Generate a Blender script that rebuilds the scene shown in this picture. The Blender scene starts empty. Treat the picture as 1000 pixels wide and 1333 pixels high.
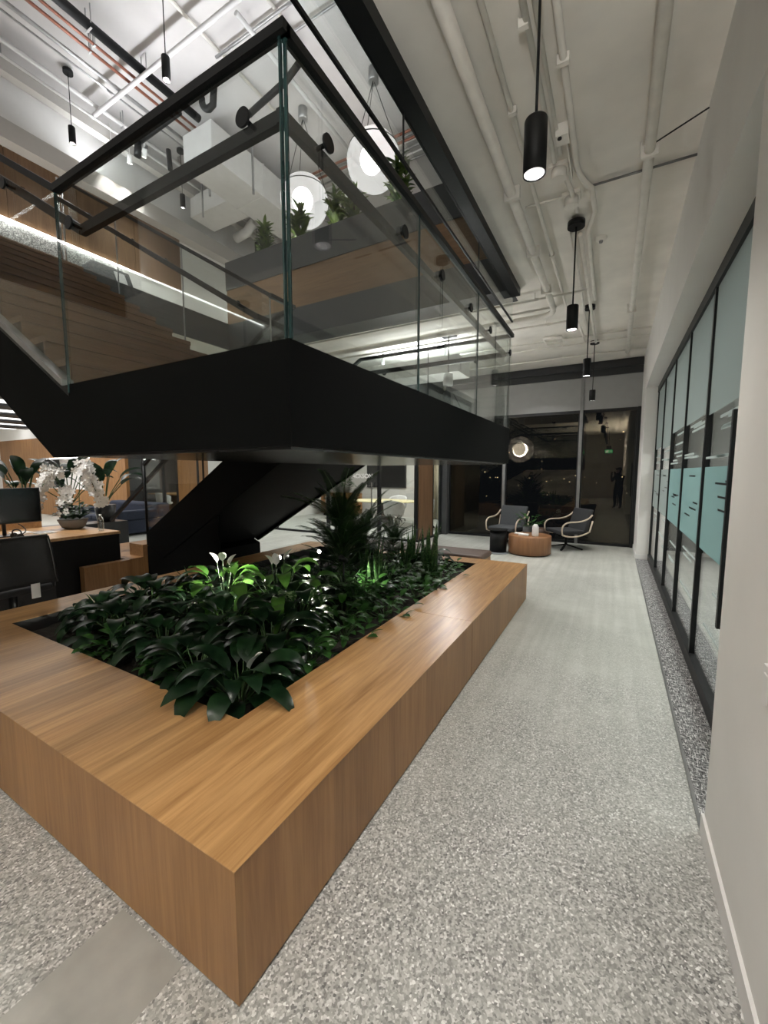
import bpy, math, random
from mathutils import Vector, Matrix
from math import sin, cos, pi, radians
R = random.Random(7)
SC = bpy.context.scene
COL = SC.collection

# ---------------------------------------------------------------- camera
F_PX, PITCH, YAW, CAM_H = 531.42, .0970663, .5121658, 1.60
cd = bpy.data.cameras.new('camera'); cam = bpy.data.objects.new('camera', cd); COL.objects.link(cam)
cd.sensor_fit = 'VERTICAL'; cd.sensor_height = 24.0; cd.sensor_width = 18.0
cd.lens = 24.0 * F_PX / 1333.0
cd.clip_start = .02; cd.clip_end = 400
cam.location = (0, 0, CAM_H)
cam.rotation_euler = (pi / 2 - PITCH, 0, YAW)
SC.camera = cam

# ---------------------------------------------------------------- world and exposure
w = bpy.data.worlds.new('night'); SC.world = w; w.use_nodes = True
bg = w.node_tree.nodes['Background']; bg.inputs[0].default_value = (.012, .015, .022, 1); bg.inputs[1].default_value = .5
vs = SC.view_settings
vs.view_transform = 'Standard'; vs.look = 'None'; vs.gamma = 1; vs.use_curve_mapping = False
vs.exposure = 1.12
SC.cycles.max_bounces = 8; SC.cycles.diffuse_bounces = 4; SC.cycles.glossy_bounces = 4
SC.cycles.transparent_max_bounces = 24; SC.cycles.transmission_bounces = 4
SC.cycles.sample_clamp_indirect = 6.0; SC.cycles.caustics_reflective = False; SC.cycles.caustics_refractive = False

# ---------------------------------------------------------------- lights of the rooms, with added uplighting
def light(kind, name, loc, power, color=(1, .95, .88), size=.1, size_y=None, aim=None, cone=110, blend=.8):
    d = bpy.data.lights.new(name, kind); d.energy = power; d.color = color
    if kind == 'AREA':
        d.shape = 'RECTANGLE'; d.size = size; d.size_y = size_y or size
    else:
        d.shadow_soft_size = size
    if kind == 'SPOT':
        d.spot_size = radians(cone); d.spot_blend = blend
    o = bpy.data.objects.new(name, d); COL.objects.link(o); o.location = loc
    if aim is not None:
        v = Vector(aim) - Vector(loc); o.rotation_euler = v.to_track_quat('-Z', 'Y').to_euler()
    return o
WARM = (1, .95, .88); NEUT = (1, .98, .95); COOL = (.93, .96, 1)
# concealed LED cove on the ledge of the upper left wall
light('AREA', 'upper_cove_light', (-8.78, 4.5, 7.24), 80, COOL, .10, 15, aim=(-8.62, 4.5, 8.25))
# LED line under the wood panels of the upper wall (washes the felt)
light('AREA', 'felt_led_light', (-8.9, 3.2, 5.74), 16, NEUT, .05, 9, aim=(-8.95, 3.2, 4.6))
# upper floor downlights
for (x, y) in ((-7.9, 1.2), (-4.5, 8.6), (-8.0, 10.4), (-2.2, 8.2), (-3.0, -0.6), (-6.0, -.6), (-5.0, 2.5)):
    light('SPOT', 'upper_downlight', (x, y, 8.05), 16, NEUT, .08, aim=(x, y, 0), cone=130)
# meeting rooms and the lounge behind the reception
light('AREA', 'meeting_room_light', (-6.2, 10.6, 3.05), 85, NEUT, 3.2, 1.4, aim=(-6.2, 10.6, 0))
light('AREA', 'conference_light', (-13.0, 10.2, 3.05), 45, NEUT, 2.0, 1.2, aim=(-13, 10.2, 0))
light('AREA', 'lounge_light', (-13.5, 4.6, 3.15), 75, NEUT, 7, 3.0, aim=(-13.5, 4.6, 0))
light('SPOT', 'reception_light', (-6.6, 2.0, 3.85), 150, NEUT, .06, aim=(-6.5, 2.4, .8), cone=80)
light('AREA', 'side_office_light', (2.6, 5.0, 3.05), 75, NEUT, 1.6, 5.0, aim=(2.6, 5.0, 0))
# uplighting added from hidden and unseen spots to brighten the lower ceiling
light('AREA', 'channel_uplight', (-3.35, 7.35, 3.69), 26, COOL, 1.6, .5, aim=(-3.35, 7.35, 4))  # added lamp hidden on the boxed air unit, gives the LED glow above
for (x, y) in ((.2, -2.6), (.2, -4.4), (.15, -6.2)):
    light('SPOT', 'added_ceiling_beam', (x, y, 1.86), 360, NEUT, .10, aim=(x, y + .4, 4), cone=150, blend=1)  # added beams out of view that lift the corridor ceiling
# far lounge by the night windows
for (x, y) in ((-3.4, 7.6), (-1.5, 9.0), (-5.2, 7.2), (-8.2, 7.4)):
    light('SPOT', 'lounge_downlight', (x, y, 3.8), 60, NEUT, .06, aim=(x, y, 0), cone=120)
# ---------------------------------------------------------------- material helpers
def new_mat(name):
    m = bpy.data.materials.new(name); m.use_nodes = True
    nt = m.node_tree; nt.nodes.clear()
    out = nt.nodes.new('ShaderNodeOutputMaterial')
    return m, nt, out
def nd(nt, typ, **kw):
    n = nt.nodes.new(typ)
    for k, v in kw.items():
        if k.startswith('i_'):
            key = k[2:]
            key = int(key) if key.isdigit() else key.replace('_', ' ')
            n.inputs[key].default_value = v
        else:
            setattr(n, k, v)
    return n
def c4(c): return (c[0], c[1], c[2], 1)
def pbsdf(nt, out, color=None, rough=.5, metal=0, spec=.5):
    b = nd(nt, 'ShaderNodeBsdfPrincipled')
    if color is not None: b.inputs['Base Color'].default_value = c4(color)
    b.inputs['Roughness'].default_value = rough; b.inputs['Metallic'].default_value = metal
    b.inputs['Specular IOR Level'].default_value = spec
    nt.links.new(b.outputs[0], out.inputs[0])
    return b
def ramp(nt, stops):
    r = nd(nt, 'ShaderNodeValToRGB'); e = r.color_ramp.elements
    while len(e) < len(stops): e.new(.5)
    for q, (p, c) in zip(e, stops):
        q.position = p; q.color = c4(c)
    return r
def plain(name, color, rough=.5, metal=0, spec=.5, var=.12, scale=6, bump=0.0):
    m, nt, out = new_mat(name); b = pbsdf(nt, out, color, rough, metal, spec)
    tc = nd(nt, 'ShaderNodeTexCoord'); no = nd(nt, 'ShaderNodeTexNoise', i_Scale=scale, i_Detail=4.0)
    nt.links.new(tc.outputs['Object'], no.inputs['Vector'])
    lo = [c * (1 - var) for c in color]; hi = [min(1, c * (1 + var)) for c in color]
    r = ramp(nt, [(.3, lo), (.7, hi)])
    nt.links.new(no.outputs['Fac'], r.inputs[0]); nt.links.new(r.outputs[0], b.inputs['Base Color'])
    if bump:
        bp = nd(nt, 'ShaderNodeBump', i_Strength=bump, i_Distance=.01)
        nt.links.new(no.outputs['Fac'], bp.inputs['Height']); nt.links.new(bp.outputs[0], b.inputs['Normal'])
    return m
def emit(name, color, strength):
    m, nt, out = new_mat(name)
    e = nd(nt, 'ShaderNodeEmission', i_Color=c4(color), i_Strength=strength)
    nt.links.new(e.outputs[0], out.inputs[0]); return m
def glass(name, tint=(.96, .98, .97), f0=.05, refl=(1, 1, 1), power=5.0):
    """thin architectural glass: tinted see-through plus a mirror part that grows towards grazing angles"""
    m, nt, out = new_mat(name)
    lw = nd(nt, 'ShaderNodeLayerWeight', i_Blend=.5)
    pw = nd(nt, 'ShaderNodeMath', operation='POWER'); pw.inputs[1].default_value = power
    nt.links.new(lw.outputs['Facing'], pw.inputs[0])
    ma = nd(nt, 'ShaderNodeMath', operation='MULTIPLY_ADD'); ma.inputs[1].default_value = 1 - f0; ma.inputs[2].default_value = f0
    nt.links.new(pw.outputs[0], ma.inputs[0])
    t = nd(nt, 'ShaderNodeBsdfTransparent', i_Color=c4(tint)); g = nd(nt, 'ShaderNodeBsdfGlossy', i_Color=c4(refl), i_Roughness=0.0)
    mx = nd(nt, 'ShaderNodeMixShader')
    nt.links.new(ma.outputs[0], mx.inputs[0]); nt.links.new(t.outputs[0], mx.inputs[1]); nt.links.new(g.outputs[0], mx.inputs[2])
    nt.links.new(mx.outputs[0], out.inputs[0]); return m
def film(name, color, see=.2, glow=.5):
    m, nt, out = new_mat(name)
    d = nd(nt, 'ShaderNodeBsdfDiffuse', i_Color=c4(color)); l = nd(nt, 'ShaderNodeBsdfTranslucent', i_Color=c4(color))
    t = nd(nt, 'ShaderNodeBsdfTransparent', i_Color=(1, 1, 1, 1))
    a = nd(nt, 'ShaderNodeMixShader', i_0=glow); b = nd(nt, 'ShaderNodeMixShader', i_0=see)
    nt.links.new(d.outputs[0], a.inputs[1]); nt.links.new(l.outputs[0], a.inputs[2])
    nt.links.new(a.outputs[0], b.inputs[1]); nt.links.new(t.outputs[0], b.inputs[2])
    nt.links.new(b.outputs[0], out.inputs[0]); return m
def wood(name, dark, light_, grain='Y', cross='X', plank=.18, rough=.38, tone=.14, spec=.5):
    """veneer: fibres stretched along one axis, leaves of veneer that differ a little in tone"""
    m, nt, out = new_mat(name); b = pbsdf(nt, out, light_, rough, 0, spec)
    ge = nd(nt, 'ShaderNodeNewGeometry'); sp = nd(nt, 'ShaderNodeSeparateXYZ'); nt.links.new(ge.outputs['Position'], sp.inputs[0])
    mp = nd(nt, 'ShaderNodeMapping'); s = {'X': 26.0, 'Y': 26.0, 'Z': 26.0}; s[grain] = 1.3
    mp.inputs['Scale'].default_value = (s['X'], s['Y'], s['Z'])
    nt.links.new(ge.outputs['Position'], mp.inputs[0])
    no = nd(nt, 'ShaderNodeTexNoise', i_Scale=1.6, i_Detail=6.0, i_Roughness=.62, i_Distortion=.5)
    nt.links.new(mp.outputs[0], no.inputs['Vector'])
    mp2 = nd(nt, 'ShaderNodeMapping'); s2 = {'X': 7.0, 'Y': 7.0, 'Z': 7.0}; s2[grain] = .7
    mp2.inputs['Scale'].default_value = (s2['X'], s2['Y'], s2['Z']); nt.links.new(ge.outputs['Position'], mp2.inputs[0])
    no2 = nd(nt, 'ShaderNodeTexNoise', i_Scale=1.0, i_Detail=3.0, i_Distortion=1.2); nt.links.new(mp2.outputs[0], no2.inputs['Vector'])
    mxn = nd(nt, 'ShaderNodeMath', operation='MULTIPLY_ADD'); mxn.inputs[1].default_value = .55
    ad = nd(nt, 'ShaderNodeMath', operation='MULTIPLY'); ad.inputs[1].default_value = .45
    nt.links.new(no2.outputs['Fac'], ad.inputs[0]); nt.links.new(no.outputs['Fac'], mxn.inputs[0]); nt.links.new(ad.outputs[0], mxn.inputs[2])
    r = ramp(nt, [(.36, dark), (.62, light_)]); nt.links.new(mxn.outputs[0], r.inputs[0])
    dv = nd(nt, 'ShaderNodeMath', operation='DIVIDE'); dv.inputs[1].default_value = plank
    fl = nd(nt, 'ShaderNodeMath', operation='FLOOR'); nt.links.new(sp.outputs[cross], dv.inputs[0]); nt.links.new(dv.outputs[0], fl.inputs[0])
    wn = nd(nt, 'ShaderNodeTexWhiteNoise', noise_dimensions='1D'); nt.links.new(fl.outputs[0], wn.inputs['W'])
    mr = nd(nt, 'ShaderNodeMapRange'); mr.inputs['To Min'].default_value = 1 - tone; mr.inputs['To Max'].default_value = 1 + tone
    nt.links.new(wn.outputs['Value'], mr.inputs['Value'])
    hs = nd(nt, 'ShaderNodeHueSaturation'); nt.links.new(r.outputs[0], hs.inputs['Color']); nt.links.new(mr.outputs[0], hs.inputs['Value'])
    nt.links.new(hs.outputs[0], b.inputs['Base Color'])
    return m
def terrazzo(name):
    m, nt, out = new_mat(name); b = pbsdf(nt, out, (.45, .45, .42), .36, 0, .4)
    ge = nd(nt, 'ShaderNodeNewGeometry')
    vo = nd(nt, 'ShaderNodeTexVoronoi', i_Scale=135.0); nt.links.new(ge.outputs['Position'], vo.inputs['Vector'])
    r = ramp(nt, [(.0, (.10, .10, .10)), (.40, (.33, .325, .31)), (.74, (.54, .535, .52)), (1, (.98, .98, .97))])
    bw = nd(nt, 'ShaderNodeRGBToBW'); nt.links.new(vo.outputs['Color'], bw.inputs[0]); nt.links.new(bw.outputs[0], r.inputs[0])
    # large cloudy wear: further along the corridor less aggregate shows
    sp = nd(nt, 'ShaderNodeSeparateXYZ'); nt.links.new(ge.outputs['Position'], sp.inputs[0])
    no = nd(nt, 'ShaderNodeTexNoise', i_Scale=1.3, i_Detail=6.0, i_Roughness=.65); nt.links.new(ge.outputs['Position'], no.inputs['Vector'])
    mp = nd(nt, 'ShaderNodeMapping'); mp.inputs['Scale'].default_value = (9, .35, 1); nt.links.new(ge.outputs['Position'], mp.inputs[0])
    st = nd(nt, 'ShaderNodeTexNoise', i_Scale=1.4, i_Detail=4.0); nt.links.new(mp.outputs[0], st.inputs['Vector'])
    pl = ramp(nt, [(.33, (.36, .385, .345)), (.5, (.47, .485, .445)), (.68, (.60, .61, .575))])
    av = nd(nt, 'ShaderNodeMath', operation='MULTIPLY_ADD'); av.inputs[1].default_value = .5
    hf = nd(nt, 'ShaderNodeMath', operation='MULTIPLY'); hf.inputs[1].default_value = .5
    nt.links.new(no.outputs['Fac'], av.inputs[0]); nt.links.new(st.outputs['Fac'], hf.inputs[0]); nt.links.new(hf.outputs[0], av.inputs[2])
    nt.links.new(av.outputs[0], pl.inputs[0])
    mr = nd(nt, 'ShaderNodeMapRange'); mr.inputs['From Min'].default_value = 1.6; mr.inputs['From Max'].default_value = 4.2
    mr.inputs['To Min'].default_value = .12; mr.inputs['To Max'].default_value = .8
    nt.links.new(sp.outputs['Y'], mr.inputs['Value'])
    sub = nd(nt, 'ShaderNodeMath', operation='MULTIPLY_ADD'); sub.inputs[1].default_value = 1.4; sub.inputs[2].default_value = -.7
    nt.links.new(no.outputs['Fac'], sub.inputs[0])
    ads = nd(nt, 'ShaderNodeMath', operation='ADD', use_clamp=True); nt.links.new(mr.outputs[0], ads.inputs[0]); nt.links.new(sub.outputs[0], ads.inputs[1])
    mx = nd(nt, 'ShaderNodeMix', data_type='RGBA'); nt.links.new(ads.outputs[0], mx.inputs['Factor'])
    nt.links.new(r.outputs[0], mx.inputs['A']); nt.links.new(pl.outputs[0], mx.inputs['B'])
    nt.links.new(mx.outputs['Result'], b.inputs['Base Color'])
    return m
def carpet(name):
    m, nt, out = new_mat(name); b = pbsdf(nt, out, (.1, .1, .1), .95, 0, .1)
    ge = nd(nt, 'ShaderNodeNewGeometry')
    def weave(sc):
        mp = nd(nt, 'ShaderNodeMapping'); mp.inputs['Scale'].default_value = sc; nt.links.new(ge.outputs['Position'], mp.inputs[0])
        n = nd(nt, 'ShaderNodeTexNoise', i_Scale=1.0, i_Detail=3.0, i_Roughness=.7); nt.links.new(mp.outputs[0], n.inputs['Vector']); return n
    a, c = weave((140, 22, 10)), weave((20, 150, 10))
    mxm = nd(nt, 'ShaderNodeMath', operation='MAXIMUM'); nt.links.new(a.outputs['Fac'], mxm.inputs[0]); nt.links.new(c.outputs['Fac'], mxm.inputs[1])
    r = ramp(nt, [(.47, (.05, .05, .052)), (.55, (.20, .20, .20)), (.66, (.75, .75, .74))]); nt.links.new(mxm.outputs[0], r.inputs[0])
    nt.links.new(r.outputs[0], b.inputs['Base Color']); return m
def felt(name):
    m, nt, out = new_mat(name); b = pbsdf(nt, out, (.5, .5, .5), .95, 0, .1)
    ge = nd(nt, 'ShaderNodeNewGeometry'); n = nd(nt, 'ShaderNodeTexNoise', i_Scale=55.0, i_Detail=4.0, i_Roughness=.75)
    nt.links.new(ge.outputs['Position'], n.inputs['Vector'])
    r = ramp(nt, [(.42, (.07, .07, .07)), (.52, (.32, .32, .31)), (.62, (.7, .7, .68))]); nt.links.new(n.outputs['Fac'], r.inputs[0])
    nt.links.new(r.outputs[0], b.inputs['Base Color']); return m
def leafmat(name, a, b_, rough=.32, stripe=None):
    m, nt, out = new_mat(name); b = pbsdf(nt, out, a, rough, 0, .5)
    oi = nd(nt, 'ShaderNodeObjectInfo'); ge = nd(nt, 'ShaderNodeNewGeometry')
    n = nd(nt, 'ShaderNodeTexNoise', i_Scale=9.0, i_Detail=2.0); nt.links.new(ge.outputs['Position'], n.inputs['Vector'])
    r = ramp(nt, [(.35, a), (.65, b_)]); nt.links.new(n.outputs['Fac'], r.inputs[0])
    col = r.outputs[0]
    if stripe:
        n2 = nd(nt, 'ShaderNodeTexNoise', i_Scale=38.0, i_Detail=2.0); nt.links.new(ge.outputs['Position'], n2.inputs['Vector'])
        r2 = ramp(nt, [(.52, (0, 0, 0)), (.6, (1, 1, 1))]); nt.links.new(n2.outputs['Fac'], r2.inputs[0])
        mx = nd(nt, 'ShaderNodeMix', data_type='RGBA'); nt.links.new(r2.outputs[0], mx.inputs['Factor']); nt.links.new(col, mx.inputs['A'])
        mx.inputs['B'].default_value = c4(stripe); col = mx.outputs['Result']
    hs = nd(nt, 'ShaderNodeHueSaturation'); mr = nd(nt, 'ShaderNodeMapRange'); mr.inputs['To Min'].default_value = .75; mr.inputs['To Max'].default_value = 1.25
    nt.links.new(oi.outputs['Random'], mr.inputs['Value']); nt.links.new(mr.outputs[0], hs.inputs['Value']); nt.links.new(col, hs.inputs['Color'])
    nt.links.new(hs.outputs[0], b.inputs['Base Color'])
    tr = nd(nt, 'ShaderNodeBsdfTranslucent'); nt.links.new(hs.outputs[0], tr.inputs['Color'])
    mxs = nd(nt, 'ShaderNodeMixShader', i_0=.35); nt.links.new(b.outputs[0], mxs.inputs[1]); nt.links.new(tr.outputs[0], mxs.inputs[2])
    nt.links.new(mxs.outputs[0], out.inputs[0]); return m

M = {}
M['floor'] = terrazzo('terrazzo')
M['patch'] = plain('smooth_concrete', (.36, .355, .33), .45, var=.16, scale=5)
M['carpet'] = carpet('woven_carpet')
M['ceil'] = plain('painted_slab', (.80, .77, .71), .75, var=.09, scale=2.2, bump=.25)
M['ceil_up'] = plain('painted_upper_slab', (.60, .58, .57), .8, var=.08, scale=1.5)
M['wall'] = plain('white_paint', (.80, .79, .765), .7, var=.025, scale=3)
M['beige'] = plain('beige_paint', (.50, .48, .45), .75, var=.03, scale=3)
M['pipe_paint'] = plain('painted_pipe', (.80, .77, .71), .6, var=.06, scale=9)
M['pipe_white'] = plain('white_pipe', (.66, .65, .64), .5, var=.05)
M['copper'] = plain('copper_pipe', (.30, .12, .08), .4, metal=.4, var=.15)
M['duct'] = plain('painted_duct', (.66, .65, .63), .6, var=.04)
M['galv'] = plain('galvanised_steel', (.42, .42, .42), .35, metal=.7)
M['black'] = plain('black_steel', (.006, .0065, .007), .45, var=.2, spec=.25)
M['fascia'] = plain('black_landing_paint', (.003, .0034, .0034), .6, var=.12, scale=2, spec=.07)
M['soffit'] = plain('dark_soffit', (.022, .022, .023), .2, var=.1, spec=.5)
M['char'] = plain('charcoal_panel', (.055, .058, .06), .5, var=.08)
M['frame'] = plain('black_frame', (.010, .011, .012), .45, var=.15, spec=.3)
M['header'] = plain('black_header_paint', (.018, .019, .02), .55, var=.1)
M['alu'] = plain('grey_aluminium', (.22, .22, .22), .4, metal=.5)
M['chrome'] = plain('chrome', (.7, .7, .7), .15, metal=1)
M['spandrel'] = plain('grey_blind', (.30, .30, .295), .8, var=.03)
M['glass'] = glass('clear_glass', (.94, .965, .955), .045)
M['edge'] = plain('green_glass_edge', (.02, .05, .05), .15, spec=.8)
M['night_glass'] = glass('tinted_night_glass', (.5, .48, .42), .035, (1, .9, .7), 5.0)
M['door_glass'] = glass('office_glass', (.90, .93, .92), .06)
M['frost'] = film('frosted_film', (.40, .58, .58), .22, .5)
M['frost_dim'] = film('pale_frosted_film', (.50, .56, .55), .35, .5)
M['frost_line'] = film('frosted_line', (.68, .74, .73), .15, .5)
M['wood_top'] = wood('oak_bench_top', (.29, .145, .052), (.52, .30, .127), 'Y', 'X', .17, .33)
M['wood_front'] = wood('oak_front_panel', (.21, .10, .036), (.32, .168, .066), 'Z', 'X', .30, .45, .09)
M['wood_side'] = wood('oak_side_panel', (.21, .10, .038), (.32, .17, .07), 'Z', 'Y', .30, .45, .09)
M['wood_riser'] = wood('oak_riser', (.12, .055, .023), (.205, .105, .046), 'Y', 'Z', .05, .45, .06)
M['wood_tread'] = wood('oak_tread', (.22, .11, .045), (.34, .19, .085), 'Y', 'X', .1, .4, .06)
M['wood_wall'] = wood('oak_wall_x', (.22, .10, .032), (.34, .17, .06), 'Z', 'X', .6, .45, .07)
M['wood_wall_y'] = wood('oak_wall_y', (.13, .07, .035), (.20, .115, .06), 'Z', 'Y', 1.1, .5, .07)
M['wood_para'] = wood('oak_parapet', (.20, .115, .055), (.30, .18, .092), 'X', 'X', 1.6, .5, .05)
M['wood_desk'] = wood('oak_desk', (.36, .19, .08), (.55, .33, .15), 'X', 'Y', .5, .4, .05)
M['walnut'] = wood('reddish_table', (.19, .088, .038), (.28, .135, .06), 'Z', 'X', .2, .4, .06)
M['bent'] = plain('pale_bent_wood', (.55, .45, .36), .4)
M['felt'] = felt('speckled_felt')
M['soil'] = plain('dark_soil', (.02, .015, .011), .95, var=.5, scale=30, bump=.8)
M['liner'] = plain('black_liner', (.008, .008, .008), .7)
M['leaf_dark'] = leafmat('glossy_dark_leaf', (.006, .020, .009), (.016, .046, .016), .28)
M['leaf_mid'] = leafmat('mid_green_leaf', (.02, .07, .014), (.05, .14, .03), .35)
M['leaf_bright'] = leafmat('fresh_and_lit_leaf', (.05, .15, .02), (.12, .27, .05), .35)  # own green of the dumb canes, spotlight glow on the lit lilies
M['leaf_var'] = leafmat('variegated_leaf', (.03, .10, .02), (.08, .20, .05), .35, stripe=(.5, .6, .35))
M['leaf_palm'] = leafmat('dark_palm_leaf', (.012, .032, .010), (.03, .07, .02), .4)
M['snake'] = leafmat('banded_upright_leaf', (.015, .045, .014), (.04, .10, .03), .35, stripe=(.09, .17, .06))
M['leaf_yellow'] = leafmat('yellow_green_leaf', (.012, .035, .01), (.10, .15, .03), .4)
M['stem'] = plain('green_stem', (.05, .10, .03), .5)
M['bark'] = plain('brown_stem', (.09, .06, .035), .8)
M['petal'] = plain('white_petal', (.85, .83, .80), .5, var=.04)
M['bulb'] = emit('glowing_bulb', (1, .96, .90), 5.0)
M['globe'] = film('frosted_globe', (.80, .79, .82), .70, .5)
M['led'] = emit('led_strip', (1, .97, .93), 6.0)
M['lamp_face'] = emit('lamp_face', (1, .93, .82), 14.0)
M['panel_light'] = emit('light_panel', (1, .98, .95), 1.3)
M['reflector'] = plain('silver_reflector', (.75, .75, .78), .25, metal=.8)
M['grey_fab'] = plain('grey_upholstery', (.055, .06, .066), .85, var=.1, scale=40)
M['char_fab'] = plain('charcoal_upholstery', (.028, .030, .033), .85, var=.1, scale=40)
M['navy'] = plain('navy_upholstery', (.014, .020, .040), .85, var=.15, scale=30)
M['chair_white'] = plain('pale_grey_shell', (.55, .54, .53), .6)
M['mesh_black'] = plain('black_chair_mesh', (.012, .012, .013), .7)
M['plastic'] = plain('black_plastic', (.013, .013, .014), .35)
M['screen'] = plain('dark_screen', (.006, .006, .007), .12, spec=.6)
M['ceramic'] = plain('grey_brown_stoneware', (.16, .14, .12), .7)
M['white'] = plain('white_plastic', (.78, .77, .76), .4, var=.02)
M['paper'] = plain('paper', (.75, .74, .72), .8, var=.04)
M['water'] = glass('bottle_plastic', (.80, .85, .88), .16, power=2.0)
M['brown_leather'] = plain('brown_leather', (.085, .05, .035), .5)
M['grey_disc'] = plain('grey_plate', (.20, .215, .235), .5)
M['skin'] = plain('skin', (.42, .25, .18), .5)
M['dark_cloth'] = plain('dark_clothes', (.012, .012, .014), .85)
M['exit_green'] = emit('exit_green', (.15, .9, .35), 1.6)
M['exit_white'] = emit('exit_white', (.9, 1, .92), 2.2)
M['city'] = emit('city_light', (1, .86, .62), 3.0)
M['curtain'] = plain('beige_curtain', (.42, .37, .27), .9)
M['table_pale'] = plain('pale_table_top', (.62, .55, .33), .35)
# ---------------------------------------------------------------- geometry helpers
class MB:
    """collects shapes in world (or local prototype) coordinates, linked as ONE mesh object"""
    def __init__(s): s.v = []; s.f = []; s.sm = []
    def add(s, vs_, fs, smooth=False):
        b = len(s.v); s.v += [tuple(p) for p in vs_]
        for q in fs: s.f.append(tuple(b + i for i in q)); s.sm.append(smooth)
        return s
    def box(s, x0, x1, y0, y1, z0, z1):
        return s.add([(x0, y0, z0), (x1, y0, z0), (x1, y1, z0), (x0, y1, z0), (x0, y0, z1), (x1, y0, z1), (x1, y1, z1), (x0, y1, z1)],
                     [(0, 3, 2, 1), (4, 5, 6, 7), (0, 1, 5, 4), (1, 2, 6, 5), (2, 3, 7, 6), (3, 0, 4, 7)])
    def bar(s, a, b, wx, wz, up=(0, 0, 1)):
        """rectangular bar between two points"""
        a, b = Vector(a), Vector(b); d = (b - a).normalized(); u = Vector(up)
        sd = d.cross(u)
        if sd.length < 1e-4: sd = d.cross(Vector((0, 1, 0)))
        sd.normalize(); u = sd.cross(d).normalized()
        vs_ = []
        for p in (a, b):
            for (i, j) in ((-1, -1), (1, -1), (1, 1), (-1, 1)): vs_.append(p + sd * (i * wx / 2) + u * (j * wz / 2))
        return s.add(vs_, [(0, 1, 2, 3), (7, 6, 5, 4), (0, 4, 5, 1), (1, 5, 6, 2), (2, 6, 7, 3), (3, 7, 4, 0)])
    def tube(s, pts, r, n=10, caps=True, smooth=True):
        pts = [Vector(p) for p in pts]; rs = r if isinstance(r, (list, tuple)) else [r] * len(pts)
        ring = []; prev = None
        for i, p in enumerate(pts):
            d = (pts[min(i + 1, len(pts) - 1)] - pts[max(i - 1, 0)]).normalized()
            if prev is None:
                u = d.orthogonal().normalized()
            else:
                u = (prev - d * prev.dot(d))
                u = u.normalized() if u.length > 1e-5 else d.orthogonal().normalized()
            prev = u; w_ = d.cross(u)
            ring.append([p + (u * cos(2 * pi * k / n) + w_ * sin(2 * pi * k / n)) * rs[i] for k in range(n)])
        vs_ = [q for rg in ring for q in rg]; fs = []
        for i in range(len(pts) - 1):
            for k in range(n):
                fs.append((i * n + k, i * n + (k + 1) % n, (i + 1) * n + (k + 1) % n, (i + 1) * n + k))
        s.add(vs_, fs, smooth)
        if caps:
            b = len(s.v) - len(vs_)
            s.f.append(tuple(b + k for k in reversed(range(n)))); s.sm.append(False)
            s.f.append(tuple(b + (len(pts) - 1) * n + k for k in range(n))); s.sm.append(False)
        return s
    def lathe(s, prof, c=(0, 0, 0), n=24, smooth=True, sx=1, sy=1):
        """profile [(r, z)] turned round the vertical axis"""
        vs_ = []; fs = []
        for (r, z) in prof:
            for k in range(n): vs_.append((c[0] + sx * r * cos(2 * pi * k / n), c[1] + sy * r * sin(2 * pi * k / n), c[2] + z))
        for i in range(len(prof) - 1):
            for k in range(n): fs.append((i * n + k, i * n + (k + 1) % n, (i + 1) * n + (k + 1) % n, (i + 1) * n + k))
        return s.add(vs_, fs, smooth)
    def cyl(s, c, r, z0, z1, n=20):
        return s.tube([(c[0], c[1], z0), (c[0], c[1], z1)], r, n)
    def prism(s, poly, axis, a, b):
        """polygon in the plane across the axis, pulled from a to b"""
        def P(q, t): return {'X': (t, q[0], q[1]), 'Y': (q[0], t, q[1]), 'Z': (q[0], q[1], t)}[axis]
        n = len(poly)
        vs_ = [P(q, a) for q in poly] + [P(q, b) for q in poly]
        fs = [tuple(reversed(range(n))), tuple(range(n, 2 * n))] + [(k, (k + 1) % n, n + (k + 1) % n, n + k) for k in range(n)]
        return s.add(vs_, fs)
    def sphere(s, c, r, nu=24, nv=14, sz=1.0):
        return s.lathe([(max(1e-4, r * sin(pi * i / nv)), -r * sz * cos(pi * i / nv)) for i in range(nv + 1)], c, nu)
    def leaf(s, base, az, length, width, elev=.9, droop=1.3, seg=6, fold=.25, tip=.75, twist=0.0):
        """one curved blade with a sunk midrib"""
        p = Vector(base); d0 = Vector((cos(az), sin(az), 0)); sd = Vector((-sin(az), cos(az), 0))
        rows = []; e = elev
        for i in range(seg + 1):
            t = i / seg
            wd = width * .5 * max(.02, sin(pi * min(1, t ** tip)) ** .8)
            dirv = d0 * cos(e) + Vector((0, 0, sin(e))); nrm = -d0 * sin(e) + Vector((0, 0, cos(e)))
            a = twist * t; sdt = sd * cos(a) + nrm * sin(a); nt_ = nrm * cos(a) - sd * sin(a)
            rows.append((p - sdt * wd + nt_ * wd * fold, p.copy(), p + sdt * wd + nt_ * wd * fold))
            p = p + dirv * (length / seg); e -= droop / seg
        vs_ = [q for r_ in rows for q in r_]; fs = []
        for i in range(seg):
            fs += [(3 * i, 3 * i + 1, 3 * i + 4, 3 * i + 3), (3 * i + 1, 3 * i + 2, 3 * i + 5, 3 * i + 4)]
        return s.add(vs_, fs, True)
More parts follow.
